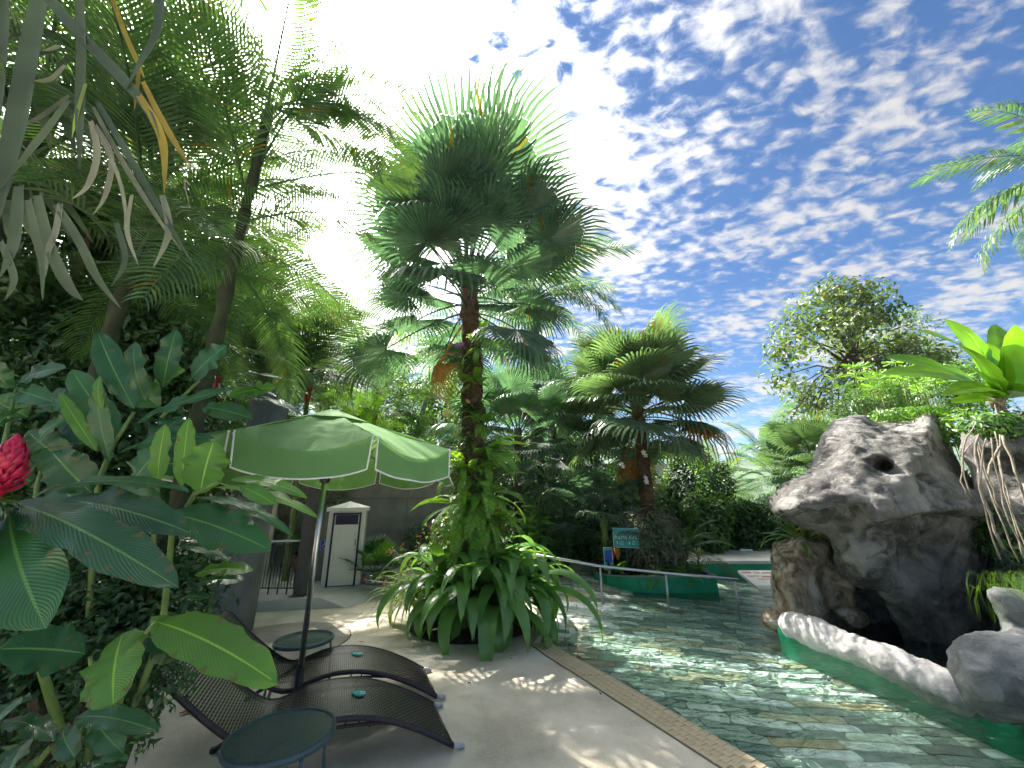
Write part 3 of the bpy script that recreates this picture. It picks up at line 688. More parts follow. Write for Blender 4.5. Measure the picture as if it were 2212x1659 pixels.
# ---- teal discs lying on the loungers
def disc(L, px, py, label, r):
    s0 = None; best = 1e9
    for s in np.linspace(.4, 1.0, 61):
        for y in np.linspace(.05, .57, 53):
            p = lp(L, s, y); v = p - Vector((0, 0, EYE)); z = v.dot(_f); q = (1106 + FPX * v.dot(_r) / z - px) ** 2 + (829.5 - FPX * v.dot(_u) / z - py) ** 2
            if q < best: best, s0, y0 = q, s, y
    p = lp(L, s0, y0, .009); dz = (smoothprof(s0 + .03) - smoothprof(s0 - .03)) / .06
    t = thing('tag_disc', label, 'disc', p, 0, 'teal discs on the loungers'); t.rotation_euler = (0, -math.atan(dz) * 1.0, L.rotation_euler.z)
    b = part('plate', MB().lathe([(r * .98, 0), (r, .003), (r * .98, .006)], n=32), 'teal', t)
    part('border', MB().lathe([(r * .99, .0062), (r * .99, .0075), (r * .93, .0075), (r * .93, .0062)], n=32, cap=False), 'teal_dark', t)
    for k, (x, w) in enumerate(((-.022, .03), (-.022, .03))):
        part('text_bar', MB().box((x - .005 + .0, -.012 + .024 * k, .0068), (.045, .014, .0008), rot=pi), 'petal_white', t)
    part('emblem', MB().lathe([(r * .2, .0064), (r * .2, .0072), (r * .13, .0072), (r * .13, .0064)], (r * .38, 0, 0), 12, cap=False), 'petal_white', t)
disc(L1, 775, 1501, 'teal round disc lying on the nearer wicker lounger', .052)
disc(L2, 771, 1415, 'teal round disc lying on the farther wicker lounger', .048)
# ---------------------------------------------------------------- side tables
def side_table(label, c, rz, R=.275, h=.45):
    t = thing('side_table', label, 'table', (c[0], c[1], 0), rz, 'round glass topped side tables')
    part('rim', MB().lathe([(R - .018, h - .030), (R, h - .028), (R + .003, h - .012), (R, h), (R - .014, h + .002), (R - .018, h - .006), (R - .018, h - .030)], n=56, cap=False), 'table_metal', t, True)
    part('glass_top', MB().lathe([(R - .0185, h - .012), (R - .0185, h - .005)], n=56), 'frosted_glass', t)
    for a in (.25, .25 + pi / 2, .25 + pi, .25 + 1.5 * pi):
        p = []
        for u in np.linspace(0, 1, 10):
            rr = R - .03 + .035 * sin(u * pi * .5) if u < .35 else R - .03 + .035 * sin(.35 * pi / 2) + .03 * (u - .35)
            p.append((rr * cos(a), rr * sin(a), (h - .03) * (1 - u)))
        part('leg', MB().tube(p, .017, 8, squash=.55), 'table_metal', t, True)
    part('stretcher', MB().tube([((R - .03) * cos(.25), (R - .03) * sin(.25), .12), ((R - .03) * cos(.25 + pi), (R - .03) * sin(.25 + pi), .12)], .008, 6), 'table_metal', t, True)
    part('stretcher', MB().tube([((R - .03) * cos(.25 + pi / 2), (R - .03) * sin(.25 + pi / 2), .138), ((R - .03) * cos(.25 - pi / 2), (R - .03) * sin(.25 - pi / 2), .138)], .008, 6), 'table_metal', t, True)
side_table('round blue grey side table with pebbled glass top in the foreground', (-1.285, 2.575), rad(38))
side_table('round glass side table standing beyond the farther lounger on the round slab', (-1.965, 4.13), rad(10), R=.255)
# ---------------------------------------------------------------- umbrella
UC = Vector((-1.68, 3.53, 0))
def umbrella():
    t = thing('parasol', 'green canvas parasol with white piped valance between the two loungers', 'parasol', UC)
    part('pole', MB().tube([(0, 0, .28), (0, 0, 2.42)], .022, 16), 'steel', t, True)
    part('pole_sleeve', MB().tube([(0, 0, .02), (0, 0, .42)], .031, 16), 'black', t, True)
    part('base_plate', MB().lathe([(.16, 0), (.16, .015), (.04, .03)], n=24), 'black', t)
    R, zr, za, th0 = 1.12, 2.10, 2.47, .70
    ang = [th0 + k * pi / 4 for k in range(8)]
    def P(k, r, z): a = ang[k % 8]; return Vector((r * cos(a), r * sin(a), z))
    for k in range(8):
        a, b = P(k, R, zr), P(k + 1, R, zr); n = 14; m = 12; mb = MB(); ap = Vector((0, 0, za))
        for j in range(m + 1):
            v = j / m
            for i in range(n + 1):
                u = i / n; e = a.lerp(b, u); q = ap.lerp(e, v)
                sag = 4 * u * (1 - u) * v ** 1.8 * .12
                q = q + Vector((0, 0, -sag + .030 * sin(v * 7 + u * 5 + k * 1.3) * v * (1 - v) + .010 * sin(u * 19 + k) * v * v * (1 - v) * 3))
                mb.v.append(tuple(q))
        for j in range(m):
            for i in range(n): c = j * (n + 1) + i; mb.f.append((c, c + 1, c + n + 2, c + n + 1))
        pan = part('canopy_panel', mb, 'canvas', t, True)
        # valance: hangs from the panel's edge, folded in at the corners
        mb = MB(); md = (a + b) / 2; outw = Vector((md.x, md.y, 0)).normalized(); L = b - a; drop = .23; mm = 8
        for j in range(mm + 1):
            v = j / mm
            for i in range(n + 1):
                u = i / n; q = a.lerp(b, .018 + .964 * u)
                sag = 4 * u * (1 - u) * .12
                belly = sin(pi * u) * .05 * v + .026 * sin(u * 10 + k * 1.7) * v + .010 * sin(u * 23 + k) * v
                gap = .02 * v * (1 if u < .5 else -1) * (abs(2 * u - 1) ** 3)
                q = q + Vector((0, 0, -sag * (1 - .4 * v) - drop * v - .0 * u)) + outw * (belly + .012) + L.normalized() * gap
                mb.v.append(tuple(q))
        for j in range(mm):
            for i in range(n): c = j * (n + 1) + i; mb.f.append((c, c + 1, c + n + 2, c + n + 1))
        val = part('valance', mb, 'canvas', t, True)
        W_ = n + 1
        edge = [mb.v[j * W_] for j in range(mm + 1)] + [mb.v[mm * W_ + i] for i in range(1, n + 1)] + [mb.v[j * W_ + n] for j in range(mm - 1, -1, -1)]
        part('piping', MB().tube([Vector(e) + outw * .002 for e in edge], .0065, 5), 'piping', val, True)
        part('rib', MB().tube([Vector((0, 0, za - .03)), a + Vector((0, 0, -.02))], .008, 5), 'steel', t, True)
        part('strut', MB().tube([P(k, .025, 1.86), P(k, .55, 2.26)], .006, 5), 'steel', t, True)
    # top cap
    mb = MB(); n = 8
    mb.v = [(0, 0, za + .035)] + [tuple(P(k, .34, za - .100)) for k in range(8)]
    mb.f = [(0, 1 + k, 1 + (k + 1) % 8) for k in range(8)]
    part('vent_cap', mb, 'canvas', t)
    part('hub', MB().lathe([(.04, 1.83), (.045, 1.86), (.04, 1.90)], n=16), 'black', t)
    part('finial', MB().lathe([(.02, za + .03), (.026, za + .045), (.005, za + .062)], n=12), 'canvas', t)
umbrella()
# ---------------------------------------------------------------- pillar with tap
t = thing('concrete_pillar', 'round grey concrete pillar with a small tap behind the loungers', 'pillar', PILLAR)
part('shaft', MB().lathe([(.27, 0), (.275, .6), (.27, 1.6), (.27, 3.4)], n=32), 'grey_pillar', t, True)
mb = MB(); mb.tube([(0, 0, 0), (0, -.08, 0)], .011, 8).tube([(0, -.07, .0), (0, -.075, -.045)], .009, 8).tube([(0, -.045, 0), (0, -.045, .035)], .006, 6).box((0, -.045, .038), (.05, .012, .006))
ta = part('tap', mb, 'dark_steel', t); ta.location = (.16, -.21, .42); ta.rotation_euler = (0, 0, rad(50))
bol = thing('bollard_light', 'short black bollard light at the foot of the grey pillar', 'light', G(478, 1385, 0) + Vector((-.35, .75, 0)))
part('tube', MB().lathe([(.05, 0), (.05, .30), (.045, .34)], n=16), 'black', bol, True); part('lamp_cap', MB().lathe([(.03, .34), (.03, .36), (.012, .37)], n=12), 'grey_cap', bol)
# ---------------------------------------------------------------- steel posts
pp = G(640, 1310, 0)
t = thing('steel_post', 'grey square steel post standing on the walkway edge beside the railing', 'post', (pp.x, pp.y + .06, 0))
part('shaft', MB().box((0, 0, 1.55), (.17, .15, 3.1)), 'brown_steel', t, bevel=.006)
part('base_plate', MB().box((0, 0, .155), (.26, .24, .012)), 'brown_steel', t)
# ---------------------------------------------------------------- railing
def railing():
    a = Vector((pp.x - .12, pp.y + .14, .15)); b = Vector((-5.35, 7.55, .15)); c2 = Vector((-7.4, 7.3, .15)); pts = [a, b, c2]
    t = thing('railing', 'thin metal railing with vertical bars on the raised walkway behind the pillar', 'railing', a)
    P = [];
    for u in np.linspace(0, 1, 30):
        q = a * (1 - u) ** 2 + b * 2 * u * (1 - u) + c2 * u * u; P.append(q - a)
    for z, r in ((.86, .022), (.80, .010), (.10, .010)): part('rail', MB().tube([p + Vector((0, 0, z)) for p in P], r, 8), 'steel' if z == .86 else 'dark_steel', t, True)
    me = MB().tube([(0, 0, .1), (0, 0, .80)], .007, 6).mesh('bar', 'dark_steel', True)
    me2 = MB().tube([(0, 0, .0), (0, 0, .86)], .012, 6).add(*(lambda m: (m.v, m.f))(MB().lathe([(.007, .40), (.022, .43), (.022, .46), (.007, .49)], n=8))).mesh('bar', 'dark_steel', True)
    for k in range(29):
        for h in (0, .5):
            q = P[k].lerp(P[k + 1], h); ob('bar', me2 if (2 * k + (h > 0)) % 3 == 0 else me, t, loc=q)
railing()
# ---------------------------------------------------------------- cabinet
cl, cr_ = G(690, 1282, .05), G(775, 1276, .05)
cl.z = cr_.z = 0
fx = (cr_ - cl).normalized(); fy = Vector((-fx.y, fx.x, 0)); wd = (cr_ - cl).length
t = thing('cabinet', 'cream utility cabinet with dark blue door frame and peaked top', 'cabinet', cl, math.atan2(fx.y, fx.x))
H_ = 1.60
part('plinth', MB().box((wd / 2, .33, .06), (wd - .04, .60, .12)), 'concrete_dark', t)
part('body', MB().box((wd / 2, .33, .12 + (H_ - .22) / 2), (wd, .66, H_ - .22)), 'cream_paint', t, bevel=.006)
mb = MB(); x0_, x1_, y0_, y1_ = -.05, wd + .05, -.05, .71; z0_, z1_, zp = H_ - .10, H_ - .03, H_ + .09
i = mb.vs([(x0_, y0_, z0_), (x1_, y0_, z0_), (x1_, y1_, z0_), (x0_, y1_, z0_), (x0_, y0_, z1_), (x1_, y0_, z1_), (x1_, y1_, z1_), (x0_, y1_, z1_), (wd / 2, .33, zp)])
mb.f += [(3, 2, 1, 0), (0, 1, 5, 4), (1, 2, 6, 5), (2, 3, 7, 6), (3, 0, 4, 7), (4, 5, 8), (5, 6, 8), (6, 7, 8), (7, 4, 8)]
part('roof', mb, 'cream_paint', t)
dr = part('door', MB().box((wd / 2, -.008, .80), (wd - .20, .016, 1.28)), 'cream_paint', t)
fw = .035; xa, xb = .10, wd - .10
for c_, d_ in (((xa, -.014, .80), (fw, .028, 1.34)), ((xb, -.014, .80), (fw, .028, 1.34)), ((wd / 2, -.0145, .145), (wd - .20 - fw, .027, fw)), ((wd / 2, -.0145, 1.452), (wd - .20 - fw, .027, fw))):
    part('door_frame', MB().box(c_, d_), 'navy', t)
part('header_panel', MB().box((wd / 2, -.0205, 1.34), (wd - .27, .008, .18)), 'navy', t)
part('handle', MB().tube([(xb - .05, -.03, .86), (xb - .05, -.03, .98)], .008, 6), 'dark_steel', t)
# ---------------------------------------------------------------- wall with gate behind, accessibility sign
t = thing('panel_wall', 'tall grey concrete panel wall behind the railing and cabinet', 'wall', (-4, 10.6, .1))
for k in range(9):
    for j in range(3):
        part('panel', MB().box((-5.6 + 1.05 * k, 0.01 * ((k * 3 + j) % 3), .42 + .83 * j), (1.04, .10, .82)), 'wall_grey', t, bevel=.004)
part('core', MB().box((-1.4, .1, 1.25), (9.45, .12, 2.5)), 'stem_dark', t)
t = thing('beige_wall', 'beige board wall seen through the ginger leaves behind the pillar', 'wall', (-7.1, 9.6, .1))
for k in range(16): part('board', MB().box((-1.6 + .20 * k, 0, 1.25), (.192, .05 + .008 * (k % 2), 2.5)), 'wall_beige', t)
dp = G(676, 1262, .15)
t = thing('side_door', 'dark grey door panel between the steel post and the cabinet', 'door', (dp.x - .05, dp.y + .35, .15), rad(8))
part('leaf', MB().box((0, 0, .62), (.62, .04, 1.24)), 'wall_grey', t, bevel=.005); part('frame', MB().box((-.33, 0, .64), (.04, .06, 1.3)), 'brown_steel', t)
part('latch', MB().box((.10, -.03, .42), (.03, .02, .07)), 'dark_steel', t)
t = thing('accessibility_sign', 'small blue wheelchair accessibility sign on the grey door by the cabinet', 'sign', (dp.x - .01, dp.y + .33, .83), rad(8))
part('plate', MB().box((0, -.0125, 0), (.17, .008, .21)), 'blue_sign', t, bevel=.003)
part('border', MB().box((0, -.0175, .094), (.155, .002, .006)).box((0, -.0175, -.094), (.155, .002, .006)).box((-.075, -.0175, 0), (.006, .002, .18)).box((.075, -.0175, 0), (.006, .002, .18)), 'white', t)
mb = MB(); A = np.linspace(rad(100), rad(380), 16)
mb.tube([(.035 * cos(a) - .005, -.018, .035 * sin(a) - .03) for a in A], .006, 5).tube([(-.01, -.018, .06), (-.01, -.018, .0), (.03, -.018, .0), (.045, -.018, -.05), (.058, -.018, -.045)], .007, 5)
mb.tube([(-.01, -.018, .035), (.022, -.018, .035)], .005, 5).lathe([(.001, -.002), (.012, 0), (.001, .002)], (-.01, -.02, .075), 10)
part('symbol', mb, 'white', t)
# ---------------------------------------------------------------- handrail into the pool
def handrail():
    base = [(1.55, 7.59), (2.66, 7.45), (3.82, 7.40)]
    foot = [floor_z(*b) for b in base]
    tops = [(1296, 1223), (1437, 1238), (1586, 1252)]
    T = []
    for b, q in zip(base, tops):
        p = D(q[0], q[1], b[1]); T.append(Vector((p.x, b[1], p.z)))
    t = thing('handrail', 'stainless steel handrail sloping down into the pool on three posts', 'handrail', (base[0][0], base[0][1], foot[0]))
    o = Vector((base[0][0], base[0][1], foot[0]))
    st = D(1150, 1197, 7.55); end = T[2] + (T[2] - T[1]) * .06
    part('rail', MB().tube([st - o, T[0] - o, T[1] - o, T[2] - o, end - o], .025, 14), 'steel', t, True)
    b0 = Vector((.35, 7.6, -.02)) - o; part('post', MB().tube([b0, Vector((st.x - o.x + .05, 0, st.z - o.z - .01))], .02, 12), 'steel', t, True)
    for b, z, tt in zip(base, foot, T):
        p = part('post', MB().tube([Vector((b[0], b[1], z)) - o, tt - o], .020, 12), 'steel', t, True)
        part('flange', MB().lathe([(.045, 0), (.045, .01), (.022, .014)], Vector((b[0], b[1], z + .002)) - o, 16), 'steel', p)
handrail()
# ---------------------------------------------------------------- signs
FONT = {}
def text(parent, s, size, loc, m, name='lettering', depth=.001, align='CENTER', xs=1.0):
    cu = bpy.data.curves.new('lettering', 'FONT'); cu.body = s; cu.size = size; cu.align_x = align; cu.align_y = 'CENTER'; cu.extrude = depth; cu.materials.append(M[m])
    o = bpy.data.objects.new('lettering', cu); C.objects.link(o); bpy.context.view_layer.update()
    me = bpy.data.meshes.new_from_object(o); bpy.data.objects.remove(o); me.name = name
    q = ob(name, me, parent, loc=loc, rot=(pi / 2, 0, 0), sc=(xs, 1, 1)); return q
def palma():
    Y = 8.75; c = D(1352, 1162, Y); gz = .1
    w = 50 / FPX * 8.6; h = 36 / FPX * 8.6
    t = thing('pool_sign', 'teal sign board reading PALMA REAL on the planter island', 'sign', (c.x, Y, gz), rad(-4))
    part('board', MB().box((0, 0, c.z - gz), (w, .02, h), basis=Matrix.Rotation(rad(2.5), 3, 'Y')), 'teal_sign', t)
    part('edge_trim', MB().box((0, .012, c.z - gz), (w + .015, .016, h + .015), basis=Matrix.Rotation(rad(2.5), 3, 'Y')), 'petal_white', t)
    part('pole', MB().tube([(0, .04, -.1), (0, .04, c.z - gz)], .02, 10), 'dark_steel', t, True)
    zc = c.z - gz
    text(t, 'PALMA REAL', .105, (0, -.012, zc + .012), 'white', xs=.80, depth=.002)
    text(t, '1.6 m', .036, (-.10, -.012, zc - .075), 'petal_white'); text(t, '5.24 ft', .036, (-.10, -.012, zc - .12), 'petal_white')
    text(t, '36°C', .036, (.15, -.012, zc - .075), 'petal_white'); text(t, '96°F', .036, (.15, -.012, zc - .12), 'petal_white')
    part('emblem', MB().box((-.01, -.012, zc + .13), (.012, .002, .035)).box((.005, -.012, zc + .142), (.022, .002, .010)).box((.01, -.012, zc + .118), (.05, .002, .006)), 'petal_white', t)
    part('icon', MB().box((-.19, -.012, zc - .09), (.012, .002, .05)).box((.06, -.012, zc - .10), (.02, .002, .05)), 'petal_white', t)
palma()
c = D(1314, 1203, 8.95)
t = thing('info_sign', 'narrow blue and red info sign at the left tip of the planter island', 'sign', (c.x, 8.95, -.05), rad(-5))
part('post', MB().box((0, .02, .3), (.05, .03, .65)), 'grey_cap', t); part('board', MB().box((0, 0, c.z + .02), (.17, .015, .42)), 'teal', t)
part('picture', MB().box((0, -.009, c.z + .06), (.14, .003, .24)), 'blue_sign', t); part('edge_trim', MB().box((0, .009, c.z + .02), (.19, .01, .44)), 'petal_white', t)
c = D(1613, 1194, 12.2)
t = thing('small_sign', 'little white notice on a stake in the dark bed beyond the pool', 'sign', (c.x, 12.2, .19))
part('board', MB().box((0, 0, c.z - .19), (.36, .012, .20), basis=Matrix.Rotation(rad(3), 3, 'Y')), 'petal_white', t)
part('text_bar', MB().box((0, -.008, c.z - .15), (.28, .003, .03)).box((0, -.008, c.z - .22), (.22, .003, .05)), 'teal', t); part('stake', MB().box((0, .012, (c.z - .19) / 2), (.025, .012, c.z - .19)), 'dark_steel', t)
# tilted slab at the far pool edge
a, b, c_, d_ = G(1593, 1232, .1), G(1668, 1232, .1), G(1700, 1272, -.14), G(1640, 1272, -.14)
t = thing('leaning_slab', 'pale stone slab leaning into the water at the far pool wall', 'slab', (a.x, a.y, 0))
aa = [p - Vector((a.x, a.y, 0)) for p in (a, b, c_, d_)]
mb = MB(); i = mb.vs(aa + [p + Vector((0, 0, -.06)) for p in aa]); mb.f += [(0, 1, 2, 3)[::-1], (4, 5, 6, 7), (0, 1, 5, 4), (1, 2, 6, 5), (2, 3, 7, 6), (3, 0, 4, 7)]
part('slab', mb, 'slab_white', t)
def bil(u, v): return aa[0].lerp(aa[1], u).lerp(aa[3].lerp(aa[2], u), v) + Vector((0, 0, .004))
for k, (u, v, w, h, m) in enumerate(((.05, .08, .28, .10, 'mosaic_red'), (.38, .08, .2, .12, 'kerb_tile'), (.62, .12, .3, .08, 'mosaic_red'), (.1, .3, .35, .08, 'kerb_tile'), (.52, .32, .3, .10, 'mosaic_red'), (.3, .48, .5, .06, 'kerb_tile'))):
    part('tile', MB().poly([bil(u, v), bil(u + w, v), bil(u + w, v + h), bil(u, v + h)][::-1]), m, t)
# far parasol behind the rock
c = D(1655, 1070, 15)
t = thing('parasol', 'plain green parasol far behind the pool, half hidden by the overhanging rock', 'parasol', (c.x + .55, 15, .1))
mb = MB(); n = 8; mb.v = [(0, 0, c.z + .12)] + [(1.15 * cos(2 * pi * k / 8), 1.15 * sin(2 * pi * k / 8), c.z - .3) for k in range(8)]; mb.f = [(0, 1 + k, 1 + (k + 1) % 8) for k in range(8)]
part('canopy', mb, 'canvas', t); part('pole', MB().tube([(0, 0, 0), (0, 0, c.z + .1)], .025, 8), 'dark_steel', t)
# dark low wall at the back of the far deck
t = thing('low_wall', 'dark low wall behind the far pool deck', 'wall', (5, 13.9, .1)); part('wall_body', MB().box((0, 0, .62), (8, .2, 1.25)), 'stem_dark', t)
# fallen leaf
p = G(403, 1540, .006)
def fallen(p, L, m, label, rz):
    mb = MB(); n = 5
    for i in range(n):
        w = L * .3 * sin(pi * (i + .15) / (n - .7)); x = L * i / (n - 1) - L / 2
        for s in (-1, 0, 1): mb.v.append((x, s * w, .002 + .012 * abs(s) * (.5 + .5 * sin(i * 2.3)) + (.01 if i == n - 1 else 0)))
    for i in range(n - 1):
        for j in range(2): a = i * 3 + j; mb.f.append((a, a + 1, a + 4, a + 3))
    o = ob('fallen_leaf', mb.mesh('fallen_leaf', m), loc=p, rot=(0, 0, rz)); tag(o, label, 'leaf')
noisy('dead_leaf', [(.30, .13, .05), (.42, .22, .10)], scale=30, bump=.2, rough=.7)
fallen(p, .10, 'dead_leaf', 'curled orange brown dead leaf on the concrete left of the loungers', .4)
for k, (px, py, lab) in enumerate(((1014, 1476, 'tiny dark twig lying on the deck between loungers and pool kerb'), (893, 1400, 'small dry leaf scrap on the deck beneath the drooping lily leaves'), (1297 // 1, 1500, 'tiny dark speck of leaf on the sunlit deck near the kerb'), (575, 1528, 'small leaf crumb on the deck under the nearer lounger'))):
    fallen(G(px, py, .004), .025, 'stem_dark', lab, k * 1.1)

def litter():
    r = random.Random(77)
    for k in range(9):
        x, y = (r.uniform(-2.6, .6), r.uniform(3.6, 7.6)) if k < 10 else (r.uniform(-.2, 1.2), r.uniform(2.6, 4.6))
        if y < 5.3 and x > -(y - 5.33) * .5 - .1 + .2: x -= 1.0
        if (Vector((x, y)) - BED).length < 1.05 or (Vector((x, y)) - Vector((-1.3, 3.6))).length < .9: continue
        mb = MB(); L = r.uniform(.025, .06)
        for i in range(4):
            w = L * .28 * sin(pi * (i + .2) / 3.5)
            for s_ in (-1, 0, 1): mb.v.append((L * i / 3 - L / 2, s_ * w, .002 + .008 * abs(s_) * r.random() + (.006 if i == 3 else 0)))
        for i in range(3):
            for j in range(2): a = i * 3 + j; mb.f.append((a, a + 1, a + 4, a + 3))
        o = ob('fallen_leaf', mb.mesh('fallen_leaf', r.choice(('dead_leaf', 'stem_dark', 'dead_leaf'))), loc=(x, y, .006), rot=(0, 0, r.uniform(0, 6))); tag(o, 'small dry leaf scrap lying loose on the pale deck', 'leaf', 'dry leaf scraps scattered on the deck')
litter()
# ---------------------------------------------------------------- sculpted rock: distance fields turned into meshes
def surface_nets(f, org, h):
    """f: 3-D array of signed distances; returns vertices and quads of the zero surface"""
    s = f < 0
    n = np.array(f.shape)
    c = np.zeros(tuple(n - 1)); P = np.zeros(tuple(n - 1) + (3,))
    I = [(i, j, k) for i in (0, 1) for j in (0, 1) for k in (0, 1)]
    sl_ = lambda o: tuple(slice(a, a + m - 1) for a, m in zip(o, n))
    for a in I:
        for ax in range(3):
            if a[ax]: continue
            b = list(a); b[ax] = 1; b = tuple(b)
            fa, fb = f[sl_(a)], f[sl_(b)]; x = (fa < 0) != (fb < 0)
            t = np.where(x, fa / np.where(x, fa - fb, 1), 0)
            for d in range(3):
                P[..., d] += np.where(x, a[d] + (t if d == ax else 0), 0)
            c += x
    act = c > 0; idx = -np.ones(act.shape, dtype=np.int64); idx[act] = np.arange(act.sum())
    base = np.stack(np.nonzero(act), 1)
    V = (P[act] / c[act][:, None] + base) * h + np.array(org)
    Q = []
    for ax in range(3):
        o1, o2 = [(1, 2), (2, 0), (0, 1)][ax]
        A = [slice(1, m - 1) for m in n]; A[ax] = slice(0, n[ax] - 1); A = tuple(A)
        B = list(A); B[ax] = slice(1, n[ax]); B = tuple(B)
        x = (s[A] != s[B]); pos = np.stack(np.nonzero(x), 1); off = np.array([1, 1, 1]); off[ax] = 0; pos = pos + off
        fl = s[A][x]
        e1 = np.zeros(3, int); e1[o1] = 1; e2 = np.zeros(3, int); e2[o2] = 1
        g = lambda p: idx[p[:, 0], p[:, 1], p[:, 2]]
        q = np.stack([g(pos - e1 - e2), g(pos - e2), g(pos), g(pos - e1)], 1)
        q[~fl] = q[~fl][:, ::-1]
        Q.append(q)
    return V, np.concatenate(Q)
def smin(a, b, k):
    h = np.clip(.5 + .5 * (b - a) / k, 0, 1); return b * (1 - h) + a * h - k * h * (1 - h)
def smax(a, b, k): return -smin(-a, -b, k)
def ell(X, c, r):
    q = np.sqrt(sum(((X[i] - c[i]) / r[i]) ** 2 for i in range(3))); return (q - 1) * min(r)
def cap_(X, a, b, ra, rb):
    a = np.array(a, float); b = np.array(b, float); ab = b - a
    t = np.clip(sum((X[i] - a[i]) * ab[i] for i in range(3)) / (ab @ ab), 0, 1)
    return np.sqrt(sum((X[i] - a[i] - ab[i] * t) ** 2 for i in range(3))) - (ra + (rb - ra) * t)
def poly2(Px, Pz, pts):
    """signed distance to a polygon in the x-z plane"""
    d = np.full(Px.shape, 1e9); ins = np.zeros(Px.shape, bool); n = len(pts)
    for i in range(n):
        ax, az = pts[i]; bx, bz = pts[(i + 1) % n]; ex, ez = bx - ax, bz - az
        t = np.clip(((Px - ax) * ex + (Pz - az) * ez) / (ex * ex + ez * ez), 0, 1)
        d = np.minimum(d, (Px - ax - ex * t) ** 2 + (Pz - az - ez * t) ** 2)
        c = ((az <= Pz) != (bz <= Pz)) & (Px < ax + (Pz - az) / (ez if ez else 1e-9) * ex); ins ^= c
    return np.where(ins, -1, 1) * np.sqrt(d)
def grid(lo, hi, h):
    ax = [np.arange(l, u, h) for l, u in zip(lo, hi)]; return np.meshgrid(*ax, indexing='ij')
def slab(X, pix, Y, T, soft=.45, lean=0.0, front=None):
    """rounded body whose outline seen from the deck is pix and whose half depth is T"""
    pts = [(D(p[0], p[1], Y).x, D(p[0], p[1], Y).z) for p in pix]
    # follow the sight lines away from the plane so that the depth is real volume
    k = Y / np.maximum(X[1], .5)
    d2 = poly2(X[0] * k, EYE + (X[2] - EYE) * k, pts)
    inn = np.clip(-d2, 0, None)
    th = T * np.clip(inn / soft, 0, 1) ** .5
    th = T * np.sqrt(np.clip(1 - (1 - np.clip(inn / soft, 0, 1)) ** 2, 0, 1))
    dy = np.abs(X[1] - Y - lean * (X[2] - 1.5))
    return np.where(d2 > 0, np.sqrt(d2 ** 2 + dy ** 2), np.maximum(d2, (dy - th) * .6))
def rough(V, Q, amps, seed=0):
    """push the vertices along their normals by a fractal field"""
    a, b, c, d = (V[Q[:, i]] for i in range(4)); fn = np.cross(c - a, d - b); N = np.zeros_like(V)
    for i in range(4): np.add.at(N, Q[:, i], fn)
    N /= np.linalg.norm(N, axis=1)[:, None] + 1e-9
    off = np.zeros(len(V))
    for sc, am, kind in amps:
        for i, v in enumerate(V):
            p = Vector((v[0] * sc + seed, v[1] * sc, v[2] * sc))
            if kind == 'n': off[i] += am * mnoise.noise(p)
            elif kind == 'r': off[i] += am * (.5 - abs(mnoise.noise(p)) * 2)
            else:
                q = mnoise.voronoi(p)[0][0]; off[i] -= am * max(0, .35 - q) / .35
    return V + N * off[:, None]
def front(f, lo, h, px, py, dist=0.0):
    """where the line of sight first meets the rock"""
    for Y in np.arange(lo[1] + .02, 9, h * .7):
        p = D(px, py, Y); i = [int(round((p[a] - lo[a]) / h)) for a in range(3)]
        if all(0 <= i[a] < f.shape[a] for a in range(3)) and f[i[0], i[1], i[2]] < 0: return D(px, py, Y + dist)
    return D(px, py, 5 if lo[1] < 5 else 6.3)
def rock_obj(name, f, org, h, m, parent, amps, seed=0, origin=(0, 0, 0)):
    V, Q = surface_nets(f, org, h); V = rough(V, Q, amps, seed) - np.array(origin)
    return ob(name, np_mesh(name, V, Q, m, True), parent)
